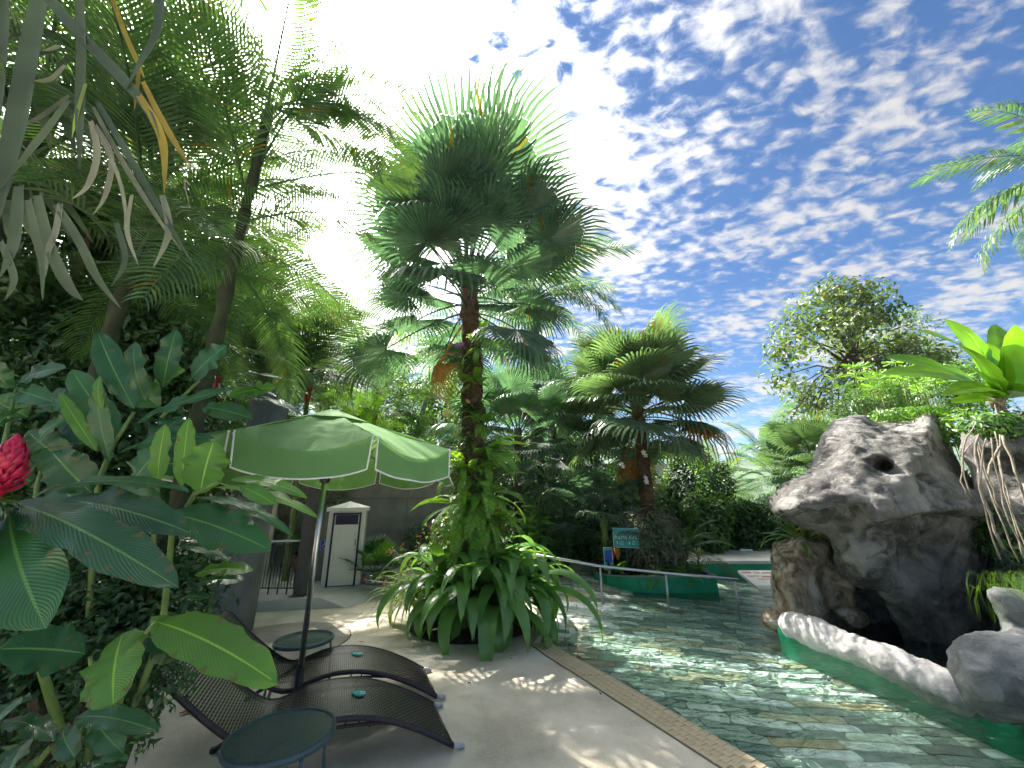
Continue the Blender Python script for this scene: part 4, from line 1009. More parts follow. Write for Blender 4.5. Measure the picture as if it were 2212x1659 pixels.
def big_rock():
    h = .038; lo = (3.0, 4.0, -.75); hi = (8.4, 8.2, 3.9)
    X = grid(lo, hi, h)
    cap = slab(X, [(1668, 1150), (1672, 1080), (1700, 1046), (1745, 1012), (1768, 975), (1782, 938), (1805, 908), (1850, 897), (1900, 912), (1950, 908), (1985, 893), (2006, 880), (2035, 915), (2052, 968), (2085, 1022), (2125, 1058), (2156, 1084), (2160, 1200), (2000, 1260), (1800, 1200)], 5.75, 1.10, .62, lean=.50)
    Yc = 5.0; kk = Yc / np.maximum(X[1], .5)
    lip = [(1600, 1106), (1700, 1106), (1745, 1094), (1790, 1090), (1800, 1082), (1850, 1084), (1878, 1098), (1890, 1116), (1940, 1114), (1990, 1106), (2060, 1108), (2150, 1098), (2300, 1090), (2300, 700), (1600, 700)]
    cut = poly2(X[0] * kk, EYE + (X[2] - EYE) * kk, [(D(p[0], p[1], Yc).x, D(p[0], p[1], Yc).z) for p in lip])
    cap = smax(cap, cut, .07)
    fun = slab(X, [(1678, 1088), (1694, 1118), (1730, 1136), (1790, 1152), (1830, 1185), (1850, 1230), (1985, 1280), (2110, 1250), (2140, 1150), (2148, 1090), (2000, 1030), (1800, 1040)], 5.72, .66, .5, lean=-.55)
    leg = slab(X, [(1795, 1140), (1806, 1190), (1816, 1232), (1850, 1262), (1893, 1272), (1925, 1310), (1958, 1380), (1972, 1450), (2000, 1560), (2130, 1560), (2150, 1380), (2150, 1180), (2140, 1080), (1950, 1080)], 5.72, .50, .36, lean=-.20)
    back = slab(X, [(1750, 1150), (1750, 1500), (2300, 1560), (2360, 1150), (2200, 1080), (1950, 1080)], 6.9, .45, .5)
    f = smin(cap, fun, .04); f = smin(f, leg, .16); f = smin(f, back, .12)
    F0 = f.copy()
    def fr(px, py, dd=0): return front(F0, lo, h, px, py, dd)
    for p, r in (((2010, 1035), (.30, .26, .10)), ((1960, 1088), (.22, .16, .07)), ((2075, 1078), (.20, .18, .07)), ((1770, 1055), (.20, .14, .07)), ((2000, 950), (.12, .12, .16)), ((1815, 1175), (.12, .12, .10)), ((1990, 1200), (.25, .12, .3)), ((1900, 1160), (.25, .10, .12))):
        f = smax(f, -ell(X, fr(*p, -.03), r), .09)
    for a, b, ra, rb in (((2006, 893), (1990, 990), .07, .05), ((1958, 925), (1948, 1045), .05, .07), ((1868, 905), (1812, 1000), .07, .05), ((1948, 1045), (1893, 1096), .07, .10), ((1990, 1050), (2120, 1078), .05, .05), ((1690, 1092), (1790, 1080), .05, .045), ((1860, 1062), (1940, 1052), .06, .07), ((1830, 1060), (1860, 1010), .05, .05), ((1893, 1098), (1990, 1092), .07, .05), ((2000, 1090), (2135, 1092), .045, .05), ((1850, 1190), (1930, 1290), .05, .05), ((1925, 1300), (1975, 1420), .05, .06), ((1960, 1150), (2010, 1260), .05, .04), ((1795, 1150), (1900, 1172), .04, .04)):
        f = smin(f, cap_(X, fr(a[0], a[1], .03), fr(b[0], b[1], .03), ra, rb), .12)
    # the eye-like cleft
    f = smax(f, -cap_(X, fr(1893, 1000, -.02), fr(1932, 1012, -.02), .075, .115), .03)
    f = smax(f, -cap_(X, fr(1905, 1003, 0), fr(1925, 1010, .5), .10, .07), .04)
    t = thing('overhanging_rock', 'huge grey mushroom shaped rock with an overhanging cap and an eye-like cleft', 'rock', (5.4, 5.9, -.5))
    rock_obj('rock_body', f, lo, h, 'rock', t, ((1.6, .07, 'n'), (4.2, .045, 'r'), (10, .02, 'n'), (24, .007, 'n')), 3, (5.4, 5.9, -.5))
    # a bent wire hook under the lip
    q2 = Vector((5.4, 5.9, -.5))
    P = [fr(1822 + a, 1108 + b, -.03) - q2 for a, b in ((0, 0), (8, -5), (20, -3), (26, 6), (20, 18), (10, 14), (0, 8), (14, 22))]
    part('wire_hook', MB().tube(P, .004, 5), 'black', t)
big_rock()
def planter_rock():
    h = .032; lo = (3.2, 5.5, -.75); hi = (5.5, 7.6, 1.35); X = grid(lo, hi, h); Y = 6.55
    f = slab(X, [(1672, 1172), (1665, 1200), (1668, 1225), (1664, 1260), (1676, 1300), (1680, 1340), (1700, 1480), (1800, 1490), (1812, 1380), (1806, 1320), (1800, 1270), (1812, 1230), (1800, 1172), (1740, 1160)], Y, .62, .42)
    F0 = f.copy()
    def fr(px, py, dd=0): return front(F0, lo, h, px, py, dd)
    for a, b, ra, rb in (((1682, 1226), (1715, 1222), .05, .07), ((1715, 1222), (1772, 1230), .07, .06), ((1690, 1180), (1740, 1180), .05, .06), ((1740, 1180), (1785, 1186), .06, .05)): f = smin(f, cap_(X, fr(a[0], a[1], .03), fr(b[0], b[1], .03), ra, rb), .08)
    for p, Yc, r in (((1803, 1250), 6.15, (.13, .2, .14)), ((1822, 1262), 6.1, (.13, .16, .09)), ((1836, 1330), 6.0, (.20, .18, .12)), ((1805, 1300), 6.3, (.15, .3, .5)), ((1700, 1345), 6.2, (.3, .2, .18))):
        f = smin(f, ell(X, D(p[0], p[1], Yc), r), .06)
    t = thing('planter_rock', 'brown stained rock pillar with a planted hollow on top at the pool edge', 'rock', (4.3, 6.55, -.5))
    rock_obj('rock_body', f, lo, h, 'rock_brown', t, ((2.6, .06, 'n'), (6, .035, 'r'), (14, .012, 'n'), (30, .006, 'n')), 9, (4.3, 6.55, -.5))
planter_rock()
LOG = [(1712, 1352), (1770, 1372), (1850, 1402), (1930, 1436), (2000, 1468), (2058, 1496)]
LY = [5.75, 5.42, 5.02, 4.68, 4.42, 4.22]
def ledge():
    h = .022; P = [D(a, b, y) for (a, b), y in zip(LOG, LY)]; R = [.165, .165, .155, .16, .17, .165]
    lo = (2.8, 3.75, -.45); hi = (4.8, 6.2, .5); X = grid(lo, hi, h); f = np.full(X[0].shape, 9.0)
    for i in range(5):
        f = smin(f, cap_(X, P[i], P[i + 1], R[i], R[i + 1]), .05)
        a = P[i] + Vector((.14, .10, -.02)); b = P[i + 1] + Vector((.14, .10, -.02)); f = smin(f, cap_(X, a, b, .09, .09), .06)
    r = np.random.RandomState(4)
    for k in range(16):
        u = r.uniform(0, 4.99); i = int(u); q = P[i].lerp(P[i + 1], u - i); f = smax(f, -ell(X, q + Vector((-.15, -.12, -.12)), (r.uniform(.05, .11), r.uniform(.05, .10), r.uniform(.03, .06))), .05)
    t = thing('stone_ledge', 'long pale weathered stone ledge like a log along the pool edge below the rock', 'ledge', (P[2].x, P[2].y, 0))
    rock_obj('ledge_body', f, lo, h, 'rock_pale', t, ((3, .03, 'n'), (9, .020, 'r'), (24, .006, 'n')), 2, (P[2].x, P[2].y, 0))
    # green painted pool wall below
    A, B_ = P[0], P[-1]; d = (B_ - A).normalized(); n = Vector((-d.y, d.x, 0)).normalized()
    mb = MB(); wall = [A - d * .25, A, P[2], B_, B_ + d * 2.2 + Vector((-.22, 0, 0))]
    w1 = [(p.x - .0, p.y) for p in wall]; w2 = [(p.x + .35, p.y + .25) for p in wall][::-1]
    mb.prism(w1 + w2, -.8, -.03); struct('side_pool_wall', mb, 'green_paint')
ledge()
def boulder():
    h = .03; lo = (3.2, 3.0, -.7); hi = (6.0, 4.75, 1.3); X = grid(lo, hi, h)
    f = slab(X, [(2050, 1440), (2054, 1400), (2072, 1378), (2110, 1370), (2165, 1366), (2400, 1360), (2400, 1630), (2212, 1575), (2140, 1560), (2080, 1515)], 3.95, .50, .34, lean=.25)
    arm = slab(X, [(2150, 1430), (2176, 1385), (2172, 1345), (2152, 1308), (2130, 1276), (2165, 1270), (2212, 1288), (2420, 1292), (2420, 1440)], 3.95, .16, .16)
    f = smin(f, arm, .12)
    t = thing('boulder', 'rounded grey boulder with a white forked arm at the right edge of the pool', 'boulder', (4.3, 3.9, -.5))
    rock_obj('boulder_body', f, lo, h, 'rock_grey', t, ((2.2, .07, 'n'), (6, .03, 'r'), (16, .012, 'n')), 5, (4.3, 3.9, -.5))
boulder()
def side_rock():
    h = .06; lo = (5.0, 3.7, -.6); hi = (8.6, 8.0, 3.2); X = grid(lo, hi, h)
    f = slab(X, [(2090, 975), (2110, 925), (2160, 905), (2400, 880), (2500, 1560), (2160, 1500), (2185, 1200), (2120, 1050)], 5.1, .6, .4)
    f = smax(f, -cap_(X, D(2150, 1010, 4.7), D(2200, 1200, 4.5), .22, .35), .12)
    t = thing('shaded_rock', 'dark shaded rock wall at the right edge with hanging aerial roots', 'rock', (6.6, 5.1, -.5))
    rock_obj('rock_body', f, lo, h, 'rock', t, ((1.4, .14, 'n'), (4, .07, 'r'), (11, .02, 'n')), 6, (6.6, 5.1, -.5))
    o = Vector((6.6, 5.1, -.5)); r = random.Random(3)
    for k in range(11):
        a = (2100 + r.uniform(-5, 70), 915 + r.uniform(0, 50)); Y = r.uniform(3.9, 4.4)
        p0 = D(a[0], a[1], Y); L = r.uniform(.5, 1.5); P = [p0]
        dx = -r.uniform(-.05, .4)
        for u in np.linspace(0, 1, 9)[1:]: P.append(p0 + Vector((dx * sin(u * 1.8) + .02 * r.uniform(-1, 1), -.05 * u, -L * u ** 1.2)))
        part('aerial_root', MB().tube([p - o for p in P], .007 if k % 4 else .013, 5), 'root', t, True)
side_rock()
# ---------------------------------------------------------------- leaf and frond builders
def quads(name, V, Q, m, smooth=False): return np_mesh(name, V, Q, m, smooth)
def frond(seed, L=2.4, n=46, ll=.55, w=.034, droop=.9, tip=.5, vee=.5, lift=0.0, plum=.0, rad_=.018, twist=0.0):
    """pinnate frond starting at the origin, going out along +x and arching down; returns verts, quads"""
    r = np.random.RandomState(seed); V = []; F = []; pts = []; a = lift; p = Vector((0, 0, 0)); st = 26
    for k in range(st + 1):
        pts.append(p.copy()); p = p + Vector((cos(a), 0, sin(a))) * (L / st); a -= droop / st * (0.4 + 1.2 * k / st)
    # rachis: flat three sided tube
    for k in range(st + 1):
        q = pts[k]; rr = rad_ * (1 - .85 * k / st); V += [(q.x, -rr, q.z), (q.x, rr, q.z), (q.x, 0, q.z - rr)]
    for k in range(st):
        b = 3 * k
        for i in range(3): F.append((b + i, b + (i + 1) % 3, b + 3 + (i + 1) % 3, b + 3 + i))
    for k in range(n):
        u = .16 + .84 * (k + .5) / n; x = u * st; i = min(int(x), st - 1); q = pts[i].lerp(pts[i + 1], x - i); t = (pts[i + 1] - pts[i]).normalized()
        up = Vector((-t.z, 0, t.x)); env = sin(pi * min(1, (.12 + u * .95))) ** .55 if u < .99 else .3
        env = max(.25, (1 - abs(2 * u - .95) ** 2.4) ** .7 if abs(2 * u - .95) < 1 else .25)
        for s in (-1, 1):
            l = ll * env * r.uniform(.88, 1.06); sw = .45 + .5 * u; va = vee + plum * r.uniform(-.9, .9)
            d = (Vector((0, s, 0)) * cos(va) + up * sin(va)).normalized(); d = (d + t * sw).normalized()
            ww = w * (.75 + .25 * env); sd = t * ww / 2
            i0 = len(V); c0 = q; c1 = q + d * l * .38; dd = (d + Vector((0, 0, -1)) * tip * r.uniform(.6, 1.3)).normalized(); c2 = c1 + dd * l * .36; d3 = (dd + Vector((0, 0, -1)) * tip * 1.1).normalized(); c3 = c2 + d3 * l * .28
            for c, f in ((c0, .45), (c1, 1), (c2, .8), (c3, .08)): V += [tuple(c - sd * f), tuple(c + sd * f)]
            for m_ in range(3): b = i0 + 2 * m_; F.append((b, b + 1, b + 3, b + 2))
    return V, F
def fan(seed, Rb=1.0, n=44, pet=1.5, spread=2.35, join=.66, drop=.5, cup=.35, curve=.35, pw=.022):
    """fan leaf: stalk along +x, then a pleated round blade whose tips split and hang"""
    r = np.random.RandomState(seed); V = []; F = []; st = 10; pts = []; a = .0; p = Vector((0, 0, 0))
    for k in range(st + 1):
        pts.append(p.copy()); p = p + Vector((cos(a), 0, sin(a))) * (pet / st); a -= curve / st
    for k in range(st + 1):
        q = pts[k]; rr = pw * (1 - .4 * k / st); V += [(q.x, -rr, q.z + rr * .3), (q.x, rr, q.z + rr * .3), (q.x, 0, q.z - rr)]
    for k in range(st):
        b = 3 * k
        for i in range(3): F.append((b + i, b + (i + 1) % 3, b + 3 + (i + 1) % 3, b + 3 + i))
    h = pts[-1]; ax = Vector((cos(a), 0, sin(a))); up = Vector((-ax.z, 0, ax.x)); side = Vector((0, 1, 0)); g = Vector((0, 0, -1))
    dth = 2 * spread / n
    for k in range(n):
        th = -spread + dth * (k + .5); Rk = Rb * (1 - .22 * (abs(th) / spread) ** 2) * r.uniform(.93, 1.05)
        def dirn(t): return (ax * cos(t) + side * sin(t) - up * cup * (t / 2.4) ** 2 * .8 + up * .12).normalized()
        d = dirn(th); dl = dirn(th - dth / 2); dr = dirn(th + dth / 2); jr = Rk * join * r.uniform(.9, 1.1); nn = up
        cp = h - ax * .03
        i0 = len(V)
        sagv = g * (drop * .10)
        V += [tuple(cp), tuple(h + dl * jr - nn * .012 + sagv * jr), tuple(h + d * jr + nn * .018 + sagv * jr), tuple(h + dr * jr - nn * .012 + sagv * jr)]
        F += [(i0, i0 + 1, i0 + 2, i0 + 2), (i0, i0 + 2, i0 + 3, i0 + 3)]
        perp = (dr - dl); perp = perp.normalized(); w1 = jr * dth * .5
        q1 = h + d * jr + sagv * jr; e = (d + g * drop * .35).normalized(); q2 = q1 + e * (Rk - jr) * .5; e2 = (e + g * drop * r.uniform(.5, 1.6)).normalized(); q3 = q2 + e2 * (Rk - jr) * .45; e3 = (e2 + g * drop * 2.2).normalized(); q4 = q3 + e3 * (Rk - jr) * .35
        j0 = len(V)
        V += [tuple(q1 - perp * w1 * .9), tuple(q1 + perp * w1 * .9), tuple(q2 - perp * w1 * .62), tuple(q2 + perp * w1 * .62), tuple(q3 - perp * w1 * .4), tuple(q3 + perp * w1 * .4), tuple(q4 - perp * w1 * .08), tuple(q4 + perp * w1 * .08)]
        for m_ in range(3): b = j0 + 2 * m_; F.append((b, b + 1, b + 3, b + 2))
    # triangles written as quads with a repeated corner are split off
    return V, F
def fmesh(name, VF, m):
    V, F = VF; me = bpy.data.meshes.new(name); me.from_pydata([tuple(v) for v in V], [], [tuple(dict.fromkeys(f)) for f in F]); me.materials.append(M[m]); me.update(); return me
def aim(o, az, el, roll=0.0, sc=1.0):
    """turn the local +x axis to azimuth az (from +Y towards +X) and elevation el"""
    Rz = Matrix.Rotation(pi / 2 - az, 3, 'Z'); Ry = Matrix.Rotation(-el, 3, 'Y'); Rx = Matrix.Rotation(roll, 3, 'X')
    o.rotation_euler = (Rz @ Ry @ Rx).to_euler(); o.scale = (sc, sc, sc)
FAN = [fmesh('frond', fan(i, 1.05, 46, 1.25 + .2 * (i % 3), drop=.75 + .2 * (i % 3), cup=.3 + .15 * (i % 2), join=.6), 'fanleaf') for i in range(5)]
FANB = [fmesh('frond', fan(20 + i, .85, 42, .85 + .1 * (i % 3), drop=.5 + .15 * (i % 3), cup=.35), 'fanleaf_b') for i in range(4)]
FANDRY = [fmesh('dry_frond', fan(40 + i, .7, 32, .9, drop=1.2, cup=.7, join=.4), 'fan_dry') for i in range(2)]
PIN = [fmesh('frond', frond(i, 2.3, 46, .60, .033, droop=1.1 + .2 * (i % 3), tip=.45, vee=.35), 'pinnate') for i in range(4)]
PINB = [fmesh('frond', frond(10 + i, 1.3, 34, .36, .024, droop=.8, tip=.2, vee=.5), 'pinnate_b') for i in range(3)]
ROY = [fmesh('frond', frond(30 + i, 2.6, 60, .55, .035, droop=1.5, tip=.9, vee=.2, plum=.6), 'pinnate') for i in range(3)]
FERN = [fmesh('frond', frond(50 + i, .55, 26, .085, .020, droop=1.4, tip=.1, vee=.1, rad_=.004), 'fern') for i in range(2)]
SMALL = [fmesh('frond', frond(60 + i, 1.0, 22, .30, .03, droop=1.1, tip=.5, vee=.3, rad_=.008), 'pinnate') for i in range(2)]

def trunk_mesh(name, h, r0, r1, m, rings=0, bend=(0, 0), n=12, rough_=.0):
    mb = MB(); st = max(8, int(h / .16)); V = []
    for k in range(st + 1):
        u = k / st; r = r0 + (r1 - r0) * u + (.012 * (k % 2) if rings else 0); r *= 1 + .35 * math.exp(-u * h / .18)
        for j in range(n):
            a = 2 * pi * j / n; rr = r * (1 + rough_ * mnoise.noise(Vector((cos(a) * 2, sin(a) * 2, u * h * 5))))
            mb.v.append((rr * cos(a) + bend[0] * u * u, rr * sin(a) + bend[1] * u * u, h * u))
    for k in range(st):
        for j in range(n): a = k * n + j; b = k * n + (j + 1) % n; mb.f.append((a, b, b + n, a + n))
    mb.f.append(tuple(st * n + j for j in range(n)))
    return mb.mesh(name, m, True)
def palm(name, label, loc, h, r0, r1, fronds, nf, sc=1.0, bark='palm_bark', el=(-.3, 1.35), bend=(0, 0), group=None, rough_=.25, cat='palm', azr=None, crown_h=.5, dry=0, seed=1, shaft=None, rings=1, lens=(.85, 1.12), grow=0.0):
    t = thing(name, label, cat, loc, 0, group); r = random.Random(seed)
    tr = ob('trunk', trunk_mesh('trunk', h, r0, r1, bark, rings, bend, rough_=rough_), t)
    if shaft: part('crownshaft', MB().lathe([(r1 * 1.25, h - .05), (r1 * 1.5, h + .15), (r1 * 1.2, h + .5), (r1 * .7, h + .9)], (bend[0], bend[1], 0), 12), shaft, t, True)
    top = h + (.55 if shaft else 0)
    for k in range(nf):
        u = (k + .5) / nf; e = el[0] + (el[1] - el[0]) * u ** .8 + r.uniform(-.1, .1)
        a = k * 2.39996 + r.uniform(-.2, .2) if azr is None else azr[0] + (azr[1] - azr[0]) * r.random()
        o = ob('frond', fronds[r.randrange(len(fronds))], t, loc=(bend[0] + .08 * sin(a), bend[1] + .08 * cos(a), top - crown_h * (1 - u)))
        aim(o, a, e, r.uniform(-.3, .3), sc * r.uniform(*lens) * (1 + grow * (u - .5)))
    for k in range(dry):
        a = r.uniform(0, 2 * pi); o = ob('dry_frond', FANDRY[k % 2], t, loc=(bend[0], bend[1], h - crown_h - .1)); aim(o, a, -.9 + r.uniform(-.3, .3), r.uniform(-.5, .5), sc * .9)
    return t
# leaf clouds -------------------------------------------------
def leaves(centers, normals, sizes, asp=.42, seed=0, fold=.12):
    """one five-cornered folded leaf per centre, as two quads"""
    r = np.random.RandomState(seed); n = len(centers); C_ = np.asarray(centers); Nn = np.asarray(normals); Nn = Nn / (np.linalg.norm(Nn, axis=1)[:, None] + 1e-9)
    t = r.normal(size=(n, 3)); t -= (t * Nn).sum(1)[:, None] * Nn; t /= np.linalg.norm(t, axis=1)[:, None] + 1e-9
    b = np.cross(Nn, t); s = np.asarray(sizes)[:, None]
    P = np.stack([C_ - t * s * .5, C_ + b * s * asp * .5 + Nn * s * fold + t * s * -.05, C_ + t * s * .5 - Nn * s * .12, C_ - b * s * asp * .5 + Nn * s * fold + t * s * -.05, C_ + t * s * .0], 1).reshape(-1, 3)
    base = (np.arange(n) * 5)[:, None]
    Q = np.concatenate([base + np.array([[0, 1, 2, 4]]), base + np.array([[0, 4, 2, 3]])])
    return P, Q
def cloud(n, blobs, seed, size=(.05, .09), shell=.55, upb=.5):
    """leaf centres filling several ellipsoids, denser towards their skins"""
    r = np.random.RandomState(seed); w = np.array([b[1][0] * b[1][1] + b[1][1] * b[1][2] + b[1][0] * b[1][2] for b in blobs]); w = w / w.sum()
    C_, Nn = [], []
    for (c, rad3), wi in zip(blobs, w):
        k = max(3, int(n * wi)); d = r.normal(size=(k, 3)); d /= np.linalg.norm(d, axis=1)[:, None]
        f = shell + (1 - shell) * r.random_sample((k, 1)) ** .6
        f *= 1 + .10 * np.sin(d[:, :1] * 7 + seed) * np.cos(d[:, 1:2] * 6)
        C_.append(np.array(c) + d * f * np.array(rad3)); Nn.append(d + np.array([0, 0, upb]) + r.normal(size=(k, 3)) * .45)
    C_ = np.concatenate(C_); Nn = np.concatenate(Nn); return leaves(C_, Nn, r.uniform(size[0], size[1], len(C_)), seed=seed)
def shrub(name, label, loc, rad3, n, m, size=(.06, .11), seed=1, cat='shrub', group=None, stems=5, blobs=7, zlift=.0, asp=None):
    r = random.Random(seed); t = thing(name, label, cat, loc, 0, group); B = [((0, 0, rad3[2] * .8 + zlift), rad3)]
    for k in range(blobs):
        a = r.uniform(0, 2 * pi); f = r.uniform(.45, .85); q = (rad3[0] * f * cos(a), rad3[1] * f * sin(a), rad3[2] * r.uniform(.35, 1.45) + zlift); s = r.uniform(.35, .6); B.append((q, (rad3[0] * s, rad3[1] * s, rad3[2] * s)))
    V, Q = cloud(n, B, seed, size); ob('foliage', np_mesh('foliage', V, Q, m), t)
    mb = MB()
    for k in range(stems):
        a = r.uniform(0, 2 * pi); q = Vector((rad3[0] * .5 * cos(a), rad3[1] * .5 * sin(a), rad3[2] * 1.2 + zlift)); mb.tube([(0.04 * cos(a), .04 * sin(a), -.1), q * .5 + Vector((.03, .02, .05)), q], [.022, .015, .006], 5)
    part('branches', mb, 'bark', t, True)
    return t
def tree(name, label, loc, h, crown, n, m, size=(.1, .18), seed=1, bark='bark', r0=.12, cat='tree', group=None, limbs=9, lean=(0, 0), gap=.62, clumps=26, trunk_top=.75):
    """trunk, forked limbs and a crown of leaf clumps sitting at the limb ends"""
    r = random.Random(seed); t = thing(name, label, cat, loc, 0, group)
    mb = MB(); top = Vector((lean[0], lean[1], h * trunk_top)); P = [Vector((0, 0, -.1)), Vector((lean[0] * .3 + r.uniform(-.05, .05), lean[1] * .3, h * .3)), Vector((lean[0] * .65 + r.uniform(-.06, .06), lean[1] * .65, h * .55)), top]
    mb.tube(P, [r0 * 1.2, r0, r0 * .8, r0 * .5], 10); part('trunk', mb, bark, t, True)
    mb = MB(); cc = Vector((lean[0], lean[1], h - crown[2])); B = []
    for k in range(clumps):
        a = r.uniform(0, 2 * pi); z = r.uniform(-.85, 1); rr = math.sqrt(max(0, 1 - z * z)) * r.uniform(.35, 1)
        q = cc + Vector((crown[0] * rr * cos(a), crown[1] * rr * sin(a), crown[2] * z)); s = r.uniform(.16, .30)
        B.append((tuple(q), (crown[0] * s * 1.2, crown[1] * s * 1.2, crown[2] * s * .8)))
        if k < limbs * 2:
            f = r.uniform(.45, 1.0); b = P[2].lerp(top, f) if f > .3 else P[2]; mid = b.lerp(q, .5) + Vector((r.uniform(-.1, .1), r.uniform(-.1, .1), crown[2] * .1))
            mb.tube([b, mid, q], [r0 * .32, r0 * .2, r0 * .06], 5)
    part('limbs', mb, bark, t, True)
    V, Q = cloud(n, B, seed, size, shell=.2); ob('crown', np_mesh('crown', V, Q, m), t)
    return t
# broad leaf from base to tip, both in place ------------------
def blade(parent, B, T, w, m, nh=(0, -.35, 1), sag=.10, wave=.13, name='leaf', nl=18, nw=6, fold=.16, shape=0.5, seed=0, label=None, curl=0.0):
    B, T = Vector(B), Vector(T); L = (T - B).length; d = (T - B).normalized(); N_ = Vector(nh); sd = d.cross(N_).normalized(); up = sd.cross(d).normalized(); r = random.Random(seed)
    mb = MB(); mb.uv = []; ph = r.uniform(0, 6); ph2 = r.uniform(0, 6)
    notch = [(r.uniform(.15, .95), r.choice((-1, 1)), r.uniform(.08, .3)) for _ in range(3)]
    for i in range(nl + 1):
        u = i / nl; c = B + d * L * u + up * (sag * L * 4 * u * (1 - u)) - up * curl * L * u * u
        env = min(1, (u / .26)) ** .62 * (.86 + .14 * sin(pi * u)) * (max(0, 1 - max(0, (u - .62) / .38) ** 2.3) ** .72)
        if u == 0: env = .04
        for j in range(nw + 1):
            v = 2 * j / nw - 1; ed = v * w / 2 * env * (1 - sum(am * max(0, 1 - abs(u - nu) / .04) * (v * ns > .6) for nu, ns, am in notch)); wv = wave * w * abs(v) ** 2 * sin(u * 21 + ph + (2 if v > 0 else 0)) * (.5 + .5 * sin(u * 8 + ph2))
            q = c + sd * ed * (1 + .05 * sin(u * 30 + ph)) + up * (fold * abs(ed) + wv - .25 * fold * abs(v) ** 2 * w * env)
            mb.v.append(tuple(q)); mb.uv.append((.5 + v / 2, u))
    for i in range(nl):
        for j in range(nw): a = i * (nw + 1) + j; mb.f.append((a, a + 1, a + nw + 2, a + nw + 1))
    o = part(name, mb, m, parent, True)
    if label: o['label'] = label
    return o
def strap(L, w, arch, droop, seed=0, nw=4, nl=12, fold=.22, taper=1.0):
    """arching strap leaf in its own frame: leaves the origin upward along +x"""
    r = random.Random(seed); V = []; F = []; a = arch; p = Vector((0, 0, 0)); tw = r.uniform(-.25, .25)
    for i in range(nl + 1):
        u = i / nl; env = (u * 3.2 + .35 if u < .2 else 1) * (1 - max(0, (u - .45) / .55) ** (1.9 * taper)); env = max(.02, min(env, 1)); up = Vector((-sin(a), 0, cos(a)))
        for j in range(nw + 1):
            v = 2 * j / nw - 1; y = v * w / 2 * env; V.append(tuple(p + Vector((0, y * cos(tw * u), 0)) + up * (abs(y) * fold + y * sin(tw * u))))
        p = p + Vector((cos(a), 0, sin(a))) * L / nl; a -= droop / nl * (.5 + 1.0 * u)
    for i in range(nl):
        for j in range(nw): q = i * (nw + 1) + j; F.append((q, q + 1, q + nw + 2, q + nw + 1))
    return V, F
def smesh(name, VF, m):
    me = fmesh(name, VF, m); me.polygons.foreach_set('use_smooth', [True] * len(me.polygons)); return me
def flower(loc, s, m, label, cat='orchid', n=1, group=None, seed=0):
    r = random.Random(seed); t = thing('orchid_flower', label, cat, loc, 0, group); k = 0
    for f in range(n):
        c = Vector((r.uniform(-1, 1) * s * .9, r.uniform(-.3, .3) * s, r.uniform(-1, 1) * s * .9)) if n > 1 else Vector((0, 0, 0))
        R = Matrix.Rotation(r.uniform(-.6, .6), 3, 'Z') @ Matrix.Rotation(r.uniform(-.4, .4), 3, 'X')
        for p in range(5):
            a = p * 2 * pi / 5 + .3; mb = MB(); e = Vector((cos(a), 0, sin(a))); q = Vector((-sin(a), 0, cos(a))); y = Vector((0, -1, 0))
            P = [Vector((0, 0, 0)), e * s * .3 + q * s * .22 + y * .1 * s, e * s * .62 + q * s * .12, e * s * .7, e * s * .62 - q * s * .12, e * s * .3 - q * s * .22 + y * .1 * s]
            mb.poly([c + R @ x for x in P]); part('petal', mb, m, t)
        part('lip', MB().lathe([(.01 * s, -.1 * s), (.12 * s, 0), (.02 * s, .12 * s)], tuple(c + Vector((0, -.06 * s, 0))), 6), 'petal_yellow', t)
    part('flower_stem', MB().tube([(0, .02, 0), (.02, s * 1.2, -s * .2)], .004, 4), 'stem_green', t)
    return t
# ---------------------------------------------------------------- the palms
def W(px, Y): return D(px, 1085, Y).x
main = palm('fan_palm', 'tallest fan palm with orchids on its trunk, rising from the bed of lilies', (-.60, 6.35, .0), 5.9, .19, .15, FAN, 40, 1.18, el=(-.45, 1.5), crown_h=1.0, seed=4, dry=1, rough_=.6, lens=(.72, 1.18), grow=.62, bend=(-.22, 0))
p2 = palm('fan_palm', 'shorter round-headed fan palm rising from the green planter island', (3.05, 9.15, .1), 4.0, .16, .12, FANB, 46, 1.20, el=(-.42, 1.45), crown_h=.7, seed=8, dry=2, rough_=.6)
o = ob('dry_frond', FANDRY[0], p2, loc=(0, 0, 3.7)); aim(o, 1.45, -.12, 0, 1.7)
royal = palm('royal_palm', 'slender dark trunked palm behind the main palm with drooping feather fronds', (.95, 15.0, .0), 9.9, .29, .23, ROY, 22, 1.75, bark='royal_bark', el=(-.35, 1.3), seed=5, rough_=.1, crown_h=.4, shaft='stem_green')
# dark fan palms between the trunks
palm('fan_palm', 'dark low fan palm between the two tall trunks behind the main palm', (.15, 10.6, 0), 3.6, .12, .10, FAN, 30, .9, el=(-.7, 1.3), seed=12, crown_h=.8)
palm('fan_palm', 'small grey green fan palm leaning at the left of the planter island', (2.15, 9.7, .1), 1.15, .09, .08, FAN, 13, .62, el=(-.1, 1.3), seed=14, crown_h=.2, bark='petiole')
